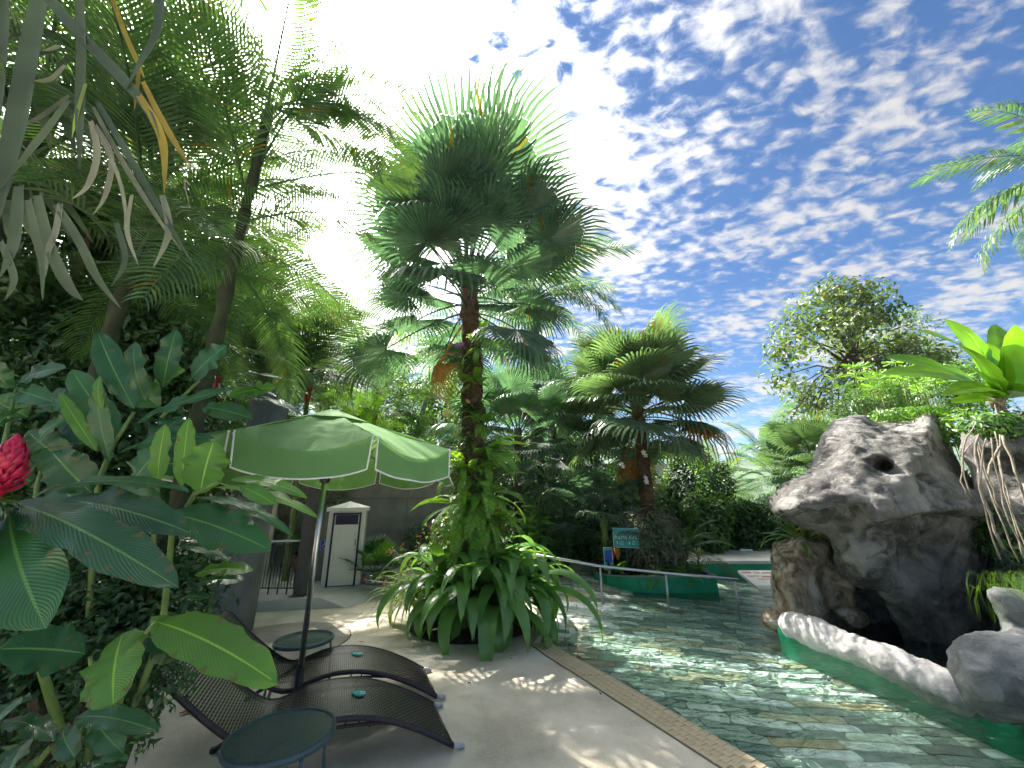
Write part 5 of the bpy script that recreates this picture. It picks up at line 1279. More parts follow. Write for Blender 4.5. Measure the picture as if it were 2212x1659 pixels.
# clump of red sealing wax palms on the left
for k, (x, y, h, s, lab) in enumerate(((-4.9, 7.2, 3.4, 1.05, 'red stemmed feather palm whose red shaft shows just above the parasol'), (-5.5, 8.0, 4.2, 1.2, 'red stemmed feather palm, the middle stem of the clump above the pillar'), (-6.0, 7.2, 3.8, 1.1, 'red stemmed feather palm on the left edge of the red clump'), (-4.7, 8.7, 4.0, 1.15, 'red stemmed feather palm farthest right in the clump, its fronds against the bright sky'), (-6.4, 8.6, 5.4, 1.3, 'red stemmed feather palm behind the clump, the tallest of them'), (-5.4, 6.2, 4.6, 1.0, 'red stemmed feather palm standing closest to the garden bed, in front of its clump'))):
    palm('red_palm', lab, (x, y, 0), h, .055, .045, PIN, 12, s * .88, bark='petiole', el=(-.15, 1.45), seed=30 + k, shaft='red_shaft', bend=(.15 * (k % 3 - 1), .1), group='clump of red stemmed palms', crown_h=.25, rings=1, rough_=.05)
palm('feather_palm', 'tall dark feather palm at the far left, behind the hanging dry fronds', (-5.6, 5.2, 0), 4.6, .13, .10, PIN, 26, 1.25, el=(-.6, 1.4), seed=44, crown_h=.6)
palm('feather_palm', 'tall feather palm whose crown fills the top edge above the red stems', (-2.85, 2.5, 0), 4.5, .05, .04, PIN, 24, .72, bark='stem_dark', el=(-.05, 1.4), seed=45, crown_h=1.2)
palm('feather_palm', 'feather palm with a dense crown right behind the hanging dry frond', (-3.7, 2.3, 0), 4.8, .08, .06, PIN, 24, .9, bark='stem_dark', el=(-.05, 1.45), seed=55, crown_h=.8)
palm('feather_palm', 'feather palm whose fronds end against the white cloud above the parasol', (-2.05, 2.45, 0), 4.9, .04, .03, PIN, 24, .60, bark='stem_dark', el=(-.5, 1.45), seed=56, crown_h=1.6)
palm('feather_palm', 'feather palm hiding the sky at the upper left behind the others', (-6.6, 6.4, 0), 7.6, .10, .08, ROY, 30, 1.2, bark='stem_dark', el=(-.7, 1.45), seed=57, crown_h=.8)
palm('feather_palm', 'low dark feather palm arching over the loungers from the garden bed', (-4.9, 4.7, 0), 4.0, .08, .06, PIN, 16, .95, bark='stem_dark', el=(-.2, 1.4), seed=81)
palm('feather_palm', 'feather palm with blackish fronds behind the red stems', (-6.4, 12.6, 0), 4.4, .10, .08, PIN, 22, 1.3, bark='stem_dark', el=(-.6, 1.4), seed=82)
palm('feather_palm', 'feather palm beyond the wall whose crown fills the gap above the parasol left edge', (-4.6, 12.6, 0), 5.2, .10, .08, PIN, 22, 1.3, bark='stem_dark', el=(-.6, 1.4), seed=83)
for q, (az_, el_, s_) in enumerate(((1.15, .05, .60), (1.35, -.15, .56), (1.6, .15, .58), (1.5, .45, .62), (1.85, -.05, .50), (1.25, .35, .64))):
    pr = [o_ for o_ in bpy.data.objects if o_.get('label', '').startswith('feather palm whose fronds end')][0]
    o_ = ob('frond', PIN[q % 4], pr, loc=(0, 0, 4.9)); aim(o_, az_, el_, .2 * q - .5, s_)
for q, (az_, el_, s_) in enumerate(((1.35, 1.05, 1.35), (1.6, .85, 1.3), (1.9, .95, 1.25), (1.2, .7, 1.3), (1.7, .55, 1.15), (1.45, .35, 1.1))):
    pr = [o_ for o_ in bpy.data.objects if o_.get('label', '').startswith('red stemmed feather palm whose red shaft')][0]
    o_ = ob('frond', PIN[q % 4], pr, loc=(0, 0, 3.9)); aim(o_, az_, el_, .2 * q - .5, s_)
palm('feather_palm', 'bright young feather palm glowing behind the parasol top', (-4.7, 11.3, 0), 3.3, .08, .06, PINB, 22, 1.5, el=(.0, 1.45), seed=46, crown_h=.2, bark='petiole')
palm('feather_palm', 'dark drooping feather palm beyond the wall, left of the main trunk', (-2.6, 12.5, 0), 3.0, .12, .10, ROY, 20, .85, el=(-.5, 1.3), seed=47)
palm('feather_palm', 'second dark drooping feather palm beyond the wall close to the trees', (-1.3, 13.2, 0), 3.1, .12, .10, ROY, 20, .85, el=(-.5, 1.3), seed=48)
# right hand palms
CP = D(2345, 335, 7.0)
palm('coconut_palm', 'palm crown entering at the right edge high over the rock', (CP.x, 7.0, 0), CP.z, .16, .13, ROY, 24, 1.05, el=(-.85, 1.2), seed=49)
palm('feather_palm', 'feathery palm with an upright spear behind the left slope of the rock', (9.0, 13.5, 0), 2.6, .10, .08, PIN, 18, 1.0, el=(.0, 1.5), seed=50)
palm('fan_palm', 'distant fan palm with yellowed lower leaves touching the top of the rock', (8.9, 11.5, 0), 2.6, .13, .11, FANB, 26, 1.0, el=(-.8, 1.4), seed=51, dry=4)
palm('feather_palm', 'feather palm with big arched fronds between the round bush and the rock', (7.6, 15.0, 0), 1.9, .10, .08, PIN, 16, 1.15, el=(-.1, 1.4), seed=52)
palm('feather_palm', 'pale feather palm above the dark bushes beyond the island', (6.1, 14.2, 0), 2.3, .09, .07, PINB, 18, 1.1, el=(-.2, 1.4), seed=53)
palm('feather_palm', 'small feather palm on the right end of the planter island', (3.75, 9.2, .1), .55, .05, .05, SMALL, 16, .95, el=(-.25, 1.1), seed=54, crown_h=.1)
# ---------------------------------------------------------------- trees
tree('broadleaf_tree', 'thin barked tree with open leafy crown left of the main palm', (-5.1, 15.5, 0), 8.6, (2.3, 2.0, 2.6), 5200, 'light_leaf', (.12, .22), 61, 'pale_bark', .13, clumps=46, lean=(.5, 0), trunk_top=.8)
tree('broadleaf_tree', 'leaning pale trunk tree between the umbrella and the main palm', (-4.2, 14.0, 0), 7.8, (2.0, 1.8, 2.0), 4200, 'mid_leaf', (.12, .22), 62, 'pale_bark', .12, clumps=40, lean=(1.2, 0), trunk_top=.85)
tree('broadleaf_tree', 'sparse tree with slim trunk seen just left of the main trunk', (-2.2, 16.5, 0), 7.6, (1.9, 1.8, 2.2), 3800, 'light_leaf', (.12, .2), 63, 'pale_bark', .10, clumps=34, lean=(-.3, 0))
palm('fan_palm', 'dark fan palm standing right of the feather crowned palm, before the bare tree', (1.5, 13.8, 0), 4.2, .14, .12, FAN, 30, 1.1, el=(-.6, 1.4), seed=91)
tree('broadleaf_tree', 'broad green tree filling the gap right of the main palm crown', (1.9, 19.5, 0), 8.0, (2.6, 2.2, 2.8), 5200, 'mid_leaf', (.16, .28), 92, 'pale_bark', .14, clumps=46)
tree('broadleaf_tree', 'low spreading tree left of the far rock palms', (5.4, 19.0, 0), 5.2, (2.6, 2.2, 1.8), 4800, 'mid_leaf', (.16, .28), 93, 'bark', .14, clumps=40)
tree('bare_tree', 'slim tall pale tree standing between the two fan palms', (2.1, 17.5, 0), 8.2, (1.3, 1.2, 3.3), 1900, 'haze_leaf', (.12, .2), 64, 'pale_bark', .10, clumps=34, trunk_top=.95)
tree('broadleaf_tree', 'big broadleaf tree with whitish leaf undersides rising behind the rock', (11.3, 12.0, 0), 8.5, (2.5, 2.3, 3.2), 6200, 'tree_leaf', (.17, .27), 65, 'bark', .14, clumps=62, limbs=22)
tree('broadleaf_tree', 'broadleaf tree at the right of the big tree, partly behind the palm', (13.6, 13.0, 0), 7.2, (1.6, 1.6, 1.8), 2800, 'tree_leaf', (.16, .25), 66, 'bark', .13, clumps=34, limbs=12)
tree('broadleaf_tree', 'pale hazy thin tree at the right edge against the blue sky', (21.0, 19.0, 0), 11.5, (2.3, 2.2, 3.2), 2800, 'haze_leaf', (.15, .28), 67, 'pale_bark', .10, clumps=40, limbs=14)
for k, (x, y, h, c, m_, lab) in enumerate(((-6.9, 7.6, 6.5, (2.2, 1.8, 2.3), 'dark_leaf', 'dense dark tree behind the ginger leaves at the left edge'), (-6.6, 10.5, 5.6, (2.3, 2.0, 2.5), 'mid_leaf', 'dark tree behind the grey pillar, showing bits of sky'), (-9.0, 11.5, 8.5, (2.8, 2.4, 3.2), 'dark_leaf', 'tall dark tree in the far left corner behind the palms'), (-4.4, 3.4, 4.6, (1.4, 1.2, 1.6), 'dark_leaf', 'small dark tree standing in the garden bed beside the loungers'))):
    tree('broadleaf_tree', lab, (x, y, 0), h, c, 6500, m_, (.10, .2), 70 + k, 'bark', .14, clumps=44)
# ---------------------------------------------------------------- shrubs and hedges beyond the pool
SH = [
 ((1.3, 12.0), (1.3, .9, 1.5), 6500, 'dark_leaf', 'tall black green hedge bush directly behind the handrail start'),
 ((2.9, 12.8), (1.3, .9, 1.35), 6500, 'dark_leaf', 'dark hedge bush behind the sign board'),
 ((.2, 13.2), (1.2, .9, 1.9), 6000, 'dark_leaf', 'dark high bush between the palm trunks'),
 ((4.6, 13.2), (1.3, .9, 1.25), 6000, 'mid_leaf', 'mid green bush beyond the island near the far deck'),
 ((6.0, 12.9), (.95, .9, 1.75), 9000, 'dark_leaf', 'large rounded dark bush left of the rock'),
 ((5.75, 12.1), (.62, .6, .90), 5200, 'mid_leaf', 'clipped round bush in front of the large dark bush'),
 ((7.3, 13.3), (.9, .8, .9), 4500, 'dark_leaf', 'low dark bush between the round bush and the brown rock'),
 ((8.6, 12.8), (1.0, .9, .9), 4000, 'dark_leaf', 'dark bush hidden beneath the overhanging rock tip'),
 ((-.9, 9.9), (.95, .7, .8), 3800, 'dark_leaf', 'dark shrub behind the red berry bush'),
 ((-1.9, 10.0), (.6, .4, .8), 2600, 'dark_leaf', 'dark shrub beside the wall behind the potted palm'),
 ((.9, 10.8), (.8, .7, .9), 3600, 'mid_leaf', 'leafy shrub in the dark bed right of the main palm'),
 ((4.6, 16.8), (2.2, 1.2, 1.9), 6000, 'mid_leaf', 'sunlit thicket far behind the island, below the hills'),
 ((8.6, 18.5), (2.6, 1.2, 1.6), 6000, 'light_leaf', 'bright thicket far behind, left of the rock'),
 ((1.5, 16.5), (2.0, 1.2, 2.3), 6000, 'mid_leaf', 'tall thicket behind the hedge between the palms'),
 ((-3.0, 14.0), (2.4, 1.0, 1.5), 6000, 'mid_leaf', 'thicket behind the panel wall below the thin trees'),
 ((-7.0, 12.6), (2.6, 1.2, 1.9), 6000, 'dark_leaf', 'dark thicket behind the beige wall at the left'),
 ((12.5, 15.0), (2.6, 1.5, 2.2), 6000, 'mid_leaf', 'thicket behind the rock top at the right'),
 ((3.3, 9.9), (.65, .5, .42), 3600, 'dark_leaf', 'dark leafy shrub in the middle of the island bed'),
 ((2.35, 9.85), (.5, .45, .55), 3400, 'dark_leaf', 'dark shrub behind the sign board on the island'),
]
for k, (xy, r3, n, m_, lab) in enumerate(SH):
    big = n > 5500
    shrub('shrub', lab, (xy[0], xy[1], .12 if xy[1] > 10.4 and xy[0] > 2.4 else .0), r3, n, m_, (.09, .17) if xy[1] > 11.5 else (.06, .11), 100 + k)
# bright broad leaved gingers in the back bed
def clump(name, label, loc, n, L, w, m, seed, cat='plant', el=(.5, 1.4), var=3, spread=.15, group=None, arch=.0, droop=1.2, part_name='leaf', azr=(0, 2 * pi)):
    r = random.Random(seed); t = thing(name, label, cat, loc, 0, group)
    ms = [smesh(part_name, strap(L * (.8 + .2 * i), w * (.85 + .15 * i), 0, droop * (.7 + .3 * i), seed + i), m) for i in range(var)]
    for k in range(n):
        a = azr[0] + (azr[1] - azr[0]) * r.random(); e = r.uniform(*el); q = r.uniform(0, spread)
        o = ob(part_name, ms[r.randrange(var)], t, loc=(q * sin(a), q * cos(a), 0)); aim(o, a, e, r.uniform(-.3, .3), r.uniform(.8, 1.15))
    return t
for k, (x, y, z, lab) in enumerate(((.75, 10.2, .5, 'glossy bright green ginger clump right of the main trunk, in the sun'), (1.35, 10.9, .7, 'second bright ginger clump farther back beside the dark hedge'), (.35, 9.4, .0, 'low glossy leaf clump just behind the lily mound at its right'))):
    t = thing('ginger_clump', lab, 'plant', (x, y, 0)); r = random.Random(k + 5)
    for s in range(14):
        a = r.uniform(0, 2 * pi); top = Vector((.75 * cos(a) * r.random(), .35 * sin(a), z + r.uniform(.7, 2.2))); base = top * .15; base.z = 0
        part('stem', MB().tube([base, base.lerp(top, .5) + Vector((0, 0, .1)), top], [.014, .011, .007], 5), 'stem_green', t, True)
        for q in range(6):
            f = .35 + .65 * q / 5; b = base.lerp(top, f); aa = a + q * pi + r.uniform(-.5, .5)
            blade(t, b, b + Vector((cos(aa) * .42, sin(aa) * .34, r.uniform(-.05, .2))), .13, 'ginger_bright' if r.random() < .5 else 'mid_leaf', nl=6, nw=2, seed=q + s * 7, sag=.12)
# ---------------------------------------------------------------- lily mound round the main palm
def lilies():
    r = random.Random(11); lp_ = [smesh('leaf', strap(L, w, 0, dr, 200 + i, nw=4, nl=14), 'lily') for i, (L, w, dr) in enumerate(((1.4, .24, 2.9), (1.25, .22, 3.1), (1.5, .25, 2.6), (1.1, .19, 2.5)))]
    yl = [smesh('leaf', strap(.8, .035, 0, 2.6, 300 + i, nw=2, nl=10), 'lily_yellow') for i in range(2)]
    spots = [((-.22, 5.66), .95, 'big lily at the front of the mound, its long leaves hanging to the deck'), ((.05, 5.95), .95, 'lily on the right of the mound, beside the pool kerb'), ((-.66, 5.70), .9, 'lily at the front left of the mound'), ((-.10, 6.45), 1.0, 'tall lily at the back right of the mound, near the handrail'), ((-1.05, 6.05), .85, 'lily on the left of the mound with yellowing tips'), ((-.45, 6.15), 1.05, 'topmost lily of the mound against the palm trunk')]
    for k, ((x, y), s, lab) in enumerate(spots):
        t = thing('lily_plant', lab, 'plant', (x, y, .06), 0, 'lilies massed round the main palm')
        zb = .44 if k < 3 else .58
        part('bulb_stem', MB().lathe([(.07, -.05), (.06, zb * .6), (.05, zb)], n=10), 'stem_green', t, True)
        n = 26
        for i in range(n):
            a = i * 2.39996 + r.uniform(-.25, .25); u = (i + .5) / n; e = .18 + 1.1 * u ** .9
            o = ob('leaf', lp_[r.randrange(4)], t, loc=(.04 * sin(a), .04 * cos(a), zb * (.55 + .45 * u))); aim(o, a, e, r.uniform(-.25, .25), s * r.uniform(.85, 1.12) * (1.0 - .18 * u))
    t = thing('grass_plant', 'thin striped yellow green grassy leaves at the left side of the lily mound', 'plant', (-1.35, 6.15, .05))
    for i in range(46):
        a = rad(-170) + rad(190) * r.random() - .3; q = r.uniform(0, .28); o = ob('leaf', yl[i % 2], t, loc=(q * sin(a) + .05, q * cos(a), r.uniform(.05, .35))); aim(o, a, r.uniform(.5, 1.2), r.uniform(-.3, .3), r.uniform(.7, 1.1))
lilies()
# red berry bush with bare twigs left of the trunk
def berry():
    t = thing('berry_bush', 'twiggy pale bush with small red berries left of the main trunk', 'shrub', (-1.35, 6.75, .05)); r = random.Random(2); mb = MB(); C_ = []; N_ = []; BR = []
    for k in range(34):
        a = r.uniform(0, 2 * pi); L = r.uniform(.6, 1.25); e = r.uniform(.5, 1.4); p = Vector((0, 0, .1)); d = Vector((cos(a) * cos(e), sin(a) * cos(e), sin(e))); P = [p]
        for i in range(7):
            p = p + d * L / 7; d = (d + Vector((r.uniform(-.35, .35), r.uniform(-.35, .35), r.uniform(-.25, .2)))).normalized(); P.append(p); C_.append(tuple(p + Vector((r.uniform(-.05, .05), r.uniform(-.05, .05), 0)))); N_.append((r.uniform(-1, 1), r.uniform(-1, 1), 1))
        mb.tube(P, [.007 * (1 - .09 * i) for i in range(8)], 4); BR.append(p)
    part('twigs', mb, 'pale_bark', t, True); V, Q = leaves(np.repeat(np.array(C_), 3, 0) + NR.normal(size=(len(C_) * 3, 3)) * .05, np.repeat(np.array(N_), 3, 0), NR.uniform(.03, .07, len(C_) * 3)); ob('foliage', np_mesh('foliage', V, Q, 'fern'), t)
    me = MB().lathe([(.002, -.016), (.016, 0), (.002, .016)], n=6).mesh('berry', 'red')
    for b in BR:
        for q in range(2): ob('berry', me, t, loc=b + Vector((r.uniform(-.04, .04), r.uniform(-.04, .04), r.uniform(-.04, .02))), sc=r.uniform(.7, 1.4))
berry()
# plants clinging to the main trunk: ferns, straps, orchids
TR = Vector((-.60, 6.35, 0)); r = random.Random(21)
def cling(z, az, kind, sc, label):
    a = az; c = TR + Vector((.17 * sin(a), .17 * cos(a), z))
    t = thing('fern' if kind == 'fern' else 'epiphyte', label, 'fern' if kind == 'fern' else 'plant', c)
    for k in range(11 if kind == 'fern' else 14):
        aa = a + r.uniform(-1.3, 1.3); me = FERN[k % 2] if kind == 'fern' else EPI[k % 2]
        o = ob('frond' if kind == 'fern' else 'leaf', me, t, loc=(0, 0, 0)); aim(o, aa, r.uniform(-.5, .9), r.uniform(-.4, .4), sc * r.uniform(.8, 1.3))
EPI = [smesh('leaf', strap(.34, .030, 0, 1.9, 400 + i, nw=2, nl=8), 'mid_leaf') for i in range(2)]
S_ = rad(180)
for z, a, kd, s, lab in (
    (1.25, S_ - .2, 'fern', 1.5, 'long hanging fern low on the main trunk, just above the lilies'), (1.55, S_ + .9, 'fern', 1.3, 'fern on the left of the main trunk beside the parasol edge'), (1.75, S_ - .9, 'fern', 1.4, 'fern on the right side of the main trunk at parasol height'),
    (2.05, S_ + .2, 'fern', 1.2, 'yellow green fern in the middle of the main trunk'), (2.35, S_ - .7, 'fern', 1.1, 'small fern high on the right of the main trunk'), (1.0, S_ + .6, 'epi', 1.2, 'broad strap leaves low on the left of the main trunk'),
    (1.45, S_, 'epi', 1.0, 'strap leaved epiphyte facing the deck on the main trunk'), (1.95, S_ - .4, 'epi', .9, 'strap leaved epiphyte above the fern on the main trunk'), (2.6, S_ + .5, 'epi', .9, 'epiphyte below the yellow orchids on the main trunk'), (2.85, S_ - .5, 'fern', 1.0, 'little fern below the orange orchids on the main trunk'),
    (3.3, S_ - .9, 'epi', .9, 'narrow epiphyte high on the right of the main trunk'), (3.55, S_ + .1, 'fern', .9, 'topmost fern on the main trunk below the purple orchid'), (.75, S_ - 1.0, 'fern', 1.4, 'fern behind the lilies at the foot of the main trunk'), (3.9, S_ + .5, 'epi', 1.1, 'epiphyte high on the left of the main trunk beside the purple orchid'), (4.2, S_ - .4, 'fern', 1.0, 'small fern just under the crown of the main palm'), (3.1, S_ + .2, 'epi', 1.1, 'strap leaves hanging on the middle of the main trunk'), (2.2, S_ + 1.1, 'fern', 1.1, 'broad fern hanging off the left of the main trunk'), (2.4, S_ - 1.2, 'fern', 1.2, 'broad fern hanging off the right of the main trunk'), (1.6, S_ - .3, 'fern', 1.3, 'light fern in front of the trunk above the lilies')):
    cling(z, a, kd, s, lab)
V, Q = cloud(7600, [((0, 0, 1.0), (.45, .45, .7)), ((.0, 0, 2.0), (.36, .36, .65)), ((-.08, 0, 3.0), (.27, .27, .6)), ((-.12, 0, 3.9), (.22, .22, .5)), ((.2, -.1, 1.3), (.4, .4, .5)), ((-.28, -.05, 1.0), (.42, .4, .6)), ((.22, 0, 2.3), (.25, .25, .4)), ((-.25, 0, 2.1), (.25, .25, .5))], 77, (.05, .11), shell=.4)
t = thing('climbing_vine', 'small leaved creeper wrapping the lower half of the main palm trunk', 'vine', TR); ob('foliage', np_mesh('foliage', V, Q, 'tree_leaf'), t)
part('stem', MB().tube([(.17 * cos(u * 7), .17 * sin(u * 7), 3.2 * u) for u in np.linspace(0, 1, 40)], .012, 5), 'stem_green', t, True)
def orch(px, py, Y, s, m, lab, n, seed): flower(D(px, py, Y), s, m, lab, n=n, seed=seed)
orch(993, 748, 5.98, .075, 'petal_purple', 'purple orchid bloom high on the main trunk', 3, 1)
orch(988, 820, 5.98, .05, 'petal_white', 'white orchid on the left of the main trunk below the purple one', 2, 2)
orch(1094, 778, 5.9, .06, 'petal_white', 'white orchid spray standing out right of the main trunk', 4, 3)
orch(967, 895, 5.95, .065, 'petal_yellow', 'pale yellow orchid spray on the left of the main trunk', 8, 4)
orch(1008, 868, 5.95, .045, 'petal_orange', 'orange orchid on the middle of the main trunk', 3, 5)
orch(1092, 900, 5.9, .045, 'petal_white', 'small white orchid low on the right of the main trunk', 2, 6)
orch(960, 838, 5.95, .035, 'petal_orange', 'tiny orange orchid at the left edge of the main trunk', 1, 7)
for k, (px, py, s, lab) in enumerate(((1389, 978, .09, 'white orchid highest on the shorter fan palm trunk'), (1344, 1008, .08, 'white orchid left of the shorter fan palm trunk, over the grey fan leaves'), (1424, 1015, .12, 'largest white orchid spray, right of the shorter fan palm trunk'), (1400, 1036, .10, 'white orchid low on the shorter fan palm trunk'), (1427, 1042, .10, 'lowest white orchid right of the shorter fan palm trunk'))):
    orch(px, py, 8.85, s, 'petal_white', lab, 2 if k != 2 else 4, 10 + k)
# tangle of grey roots and air plants at the foot of the second palm
t = thing('air_plant_tangle', 'tangle of grey twigs and air plants round the foot of the shorter fan palm', 'plant', (3.05, 9.05, .1)); mb = MB()
for k in range(190):
    a = r.uniform(0, 2 * pi); p = Vector((.3 * cos(a) * r.random(), .3 * sin(a) * r.random(), r.uniform(.2, 1.3))); P = [p]; d = Vector((cos(a), sin(a), r.uniform(-.2, .8))).normalized()
    for i in range(6): p = p + d * .11; d = (d + Vector((r.uniform(-.6, .6), r.uniform(-.6, .6), -.35))).normalized(); P.append(p)
    mb.tube(P, .006, 3, cap=False)
part('twigs', mb, 'root', t); V, Q = cloud(1500, [((0, 0, .8), (.5, .5, .75)), ((.3, 0, .5), (.5, .4, .4))], 31, (.06, .14), shell=.3); ob('foliage', np_mesh('foliage', V, Q, 'haze_leaf'), t)
# bromeliads with red flowers at the tip of the island
for k, (px, py, Y, m_, lab) in enumerate(((1322, 1222, 9.0, 'red', 'red flowered bromeliad at the left tip of the island'), (1335, 1212, 9.3, 'petal_orange', 'orange red bromeliad beside the info sign on the island'), (1468, 1205, 9.0, 'petal_orange', 'small reddish bromeliad in the middle of the island bed'), (1508, 1198, 9.1, 'petal_yellow', 'yellowish bromeliad near the right end of the island'))):
    c = D(px, py, Y); t = clump('bromeliad', lab, (c.x, Y, .1), 16, .42, .05, 'mid_leaf' if k else 'dark_leaf', 500 + k, spread=.05, droop=.7, el=(.7, 1.4))
    mb = MB()
    for q in range(7): a = q * .9; mb.tube([(0, 0, .28), (.05 * cos(a), .05 * sin(a), .40 + .02 * q), (.07 * cos(a), .07 * sin(a), .48 + .02 * q)], [.012, .018, .003], 5)
    part('flower', mb, m_, t, True)
for k, (x, y, lab) in enumerate(((2.2, 9.15, 'fern clump filling the left of the island bed'), (2.9, 8.75, 'low fern clump at the front rim of the island bed'), (3.5, 8.75, 'low fern clump on the front right rim of the island'))):
    t = thing('fern', lab, 'fern', (x, y, .1))
    for q in range(18): o = ob('frond', FERN[q % 2], t, loc=(0, 0, 0)); aim(o, q * 2.4, r.uniform(.3, 1.2), 0, 1.0 * r.uniform(.7, 1.1))
# potted fan palm by the cabinet
pc = G(803, 1276, 0)
t = thing('potted_palm', 'small fan palm in a blue grey pot to the right of the cabinet', 'potted plant', pc)
part('pot', MB().lathe([(.13, 0), (.19, .08), (.21, .22), (.20, .30), (.215, .32), (.215, .35), (.19, .35), (.185, .30)], n=28, cap=False), 'pot', t, True); part('soil', MB().lathe([(.185, .29), (.18, .30)], n=20), 'soil', t)
PF_ = [fmesh('frond', fan(80 + i, .33, 22, .45, drop=.2, cup=.3, pw=.008), 'mid_leaf') for i in range(2)]
for k in range(15): o = ob('frond', PF_[k % 2], t, loc=(0, 0, .3)); aim(o, k * 2.4, .2 + 1.1 * (k / 15), 0, r.uniform(.85, 1.15))
pc = G(620, 1250, .15); t = thing('potted_palm', 'leafy plant in a wide brown pot behind the railing bars', 'potted plant', (pc.x - .1, pc.y + .8, .15))
part('pot', MB().lathe([(.18, 0), (.30, .28), (.32, .40), (.28, .40)], n=24, cap=False), 'pot_brown', t, True)
for k in range(14): o = ob('frond', PF_[k % 2], t, loc=(0, 0, .38)); aim(o, k * 2.4, .2 + 1.0 * (k / 14), 0, r.uniform(.7, 1.0))
# ---------------------------------------------------------------- plants on and round the rocks
c = D(1735, 1162, 6.4)
t = clump('birds_nest_fern', 'bright lobed leaves sprawling from the top of the brown planter rock', (c.x, 6.45, c.z - .05), 26, .62, .07, 'ginger_bright', 601, spread=.10, el=(.25, 1.3), droop=1.3)
t = clump('spider_plant', 'pale striped grassy tuft at the right of the planter rock top', (c.x + .30, 6.5, c.z), 40, .36, .018, 'lily_yellow', 602, spread=.08, el=(.3, 1.2), droop=2.6)
c = D(1975, 885, 5.75); V, Q = cloud(1800, [((0, 0, .02), (.62, .35, .14)), ((.25, 0, .05), (.4, .3, .12))], 603, (.04, .08), shell=.2)
t = thing('clover_mat', 'bright low leafy mat growing on top of the overhanging rock', 'plant', D(1962, 900, 6.05)); ob('foliage', np_mesh('foliage', V, Q, 'ginger_bright'), t)
t = thing('papyrus', 'papyrus reeds with fine tufts standing behind the rock top', 'plant', D(1960, 890, 6.9)); mb = MB(); mb2 = MB()
for k in range(46):
    x, y = r.uniform(-.9, .9), r.uniform(-.4, .4); h = r.uniform(.35, .95); p = Vector((x + r.uniform(-.1, .1), y, h)); mb.tube([(x, y, -.9), (x, y, h * .5), p], .007, 4)
    for q in range(16): a = q * .4; d = Vector((cos(a), sin(a), r.uniform(.1, .9))).normalized() * r.uniform(.14, .24); mb2.poly([p, p + d + Vector((.005, 0, -.02)), p + d + Vector((-.005, .004, -.05))])
part('stems', mb, 'petiole', t, True); part('tufts', mb2, 'fern', t)
# the big yellow green orchid-like plant over the right rock
bc = D(2150, 862, 4.6)
t = thing('golden_plant', 'large glossy yellow green strap leaved plant glowing above the rock at the right edge', 'plant', bc)
for k, (px, py, w) in enumerate(((1912, 772, .20), (1903, 808, .18), (1985, 716, .22), (2040, 688, .22), (2075, 708, .16), (2035, 855, .13), (2048, 842, .12), (2100, 850, .10), (2192, 700, .20), (2230, 720, .22), (2260, 780, .18), (2225, 850, .12), (2150, 700, .16), (2130, 740, .18), (2210, 830, .11), (2055, 870, .09), (2090, 790, .16), (2170, 760, .16))):
    w *= 1.75; tip = D(px, py, 4.6 - .35 * (k % 3) + .3 * (px > 2100)) - bc
    blade(t, Vector((.02 * (k % 3), 0, 0)), tip, w, 'bromeliad', nh=(0, -.75, .6), sag=.06 if px > 2050 else .09, wave=.02, shape=.9, seed=k, fold=.22)
part('rhizome', MB().lathe([(.05, -.1), (.09, -.02), (.05, .05)], n=10), 'root', t, True)
mb = MB()
for k in range(18):
    P = [Vector((r.uniform(-.05, .05), -.02, 0))]; dx = r.uniform(-.16, .12)
    for u in (.3, .6, 1.0): P.append(Vector((P[0].x + dx * u, -.05 * u, -.05 - r.uniform(.3, .5) * u)))
    mb.tube(P, .010, 5)
part('roots', mb, 'root', t, True)
# foliage pockets right of the rock
for k, (px, py, Y, r3, n, m_, lab) in enumerate(((2150, 915, 4.55, (.42, .2, .16), 900, 'mid_leaf', 'leafy mat round the base of the golden strap leaved plant'), (2090, 920, 5.6, (.28, .3, .35), 700, 'light_leaf', 'leafy pocket between the overhanging rock and the rooted rock'), (2185, 1150, 4.9, (.35, .3, .5), 900, 'mid_leaf', 'dim leafy growth on the shaded rock at the right edge'), (2060, 830, 7.2, (.9, .6, .6), 2600, 'mid_leaf', 'thick foliage behind the yellow green plant'), (1880, 880, 8.5, (.9, .6, .7), 2600, 'mid_leaf', 'foliage filling the gap behind the crest of the rock'), (2200, 950, 6.5, (.7, .5, .9), 2600, 'dark_leaf', 'dark foliage behind the rooted rock at the right edge'))):
    c = D(px, py, Y); shrub('shrub', lab, (c.x, c.y, c.z - r3[2]), r3, n, m_, (.05, .11), 620 + k, stems=3)
t = thing('hanging_sedge', 'fine feathery green sedge hanging over the forked boulder arm', 'plant', D(2185, 1265, 4.0)); mb = MB()
for k in range(420):
    p = Vector((r.uniform(-.22, .45), r.uniform(-.25, .15), r.uniform(-.06, .10))); a = r.uniform(0, 2 * pi); d = Vector((cos(a) * .10, sin(a) * .10 - .04, .03)); w = Vector((.0018, .001, 0)); L = r.uniform(.5, 1.3); q1 = p + d * L; q2 = q1 + d * .7 * L + Vector((0, 0, -.14 * L)); q3 = q2 + Vector((d.x * .3, d.y * .3, -.20 * L))
    i = mb.vs([p - w, p + w, q1 - w, q1 + w, q2 - w, q2 + w, q3]); mb.f += [(i, i + 1, i + 3, i + 2), (i + 2, i + 3, i + 5, i + 4), (i + 4, i + 5, i + 6)]
part('blades', mb, 'fern', t)
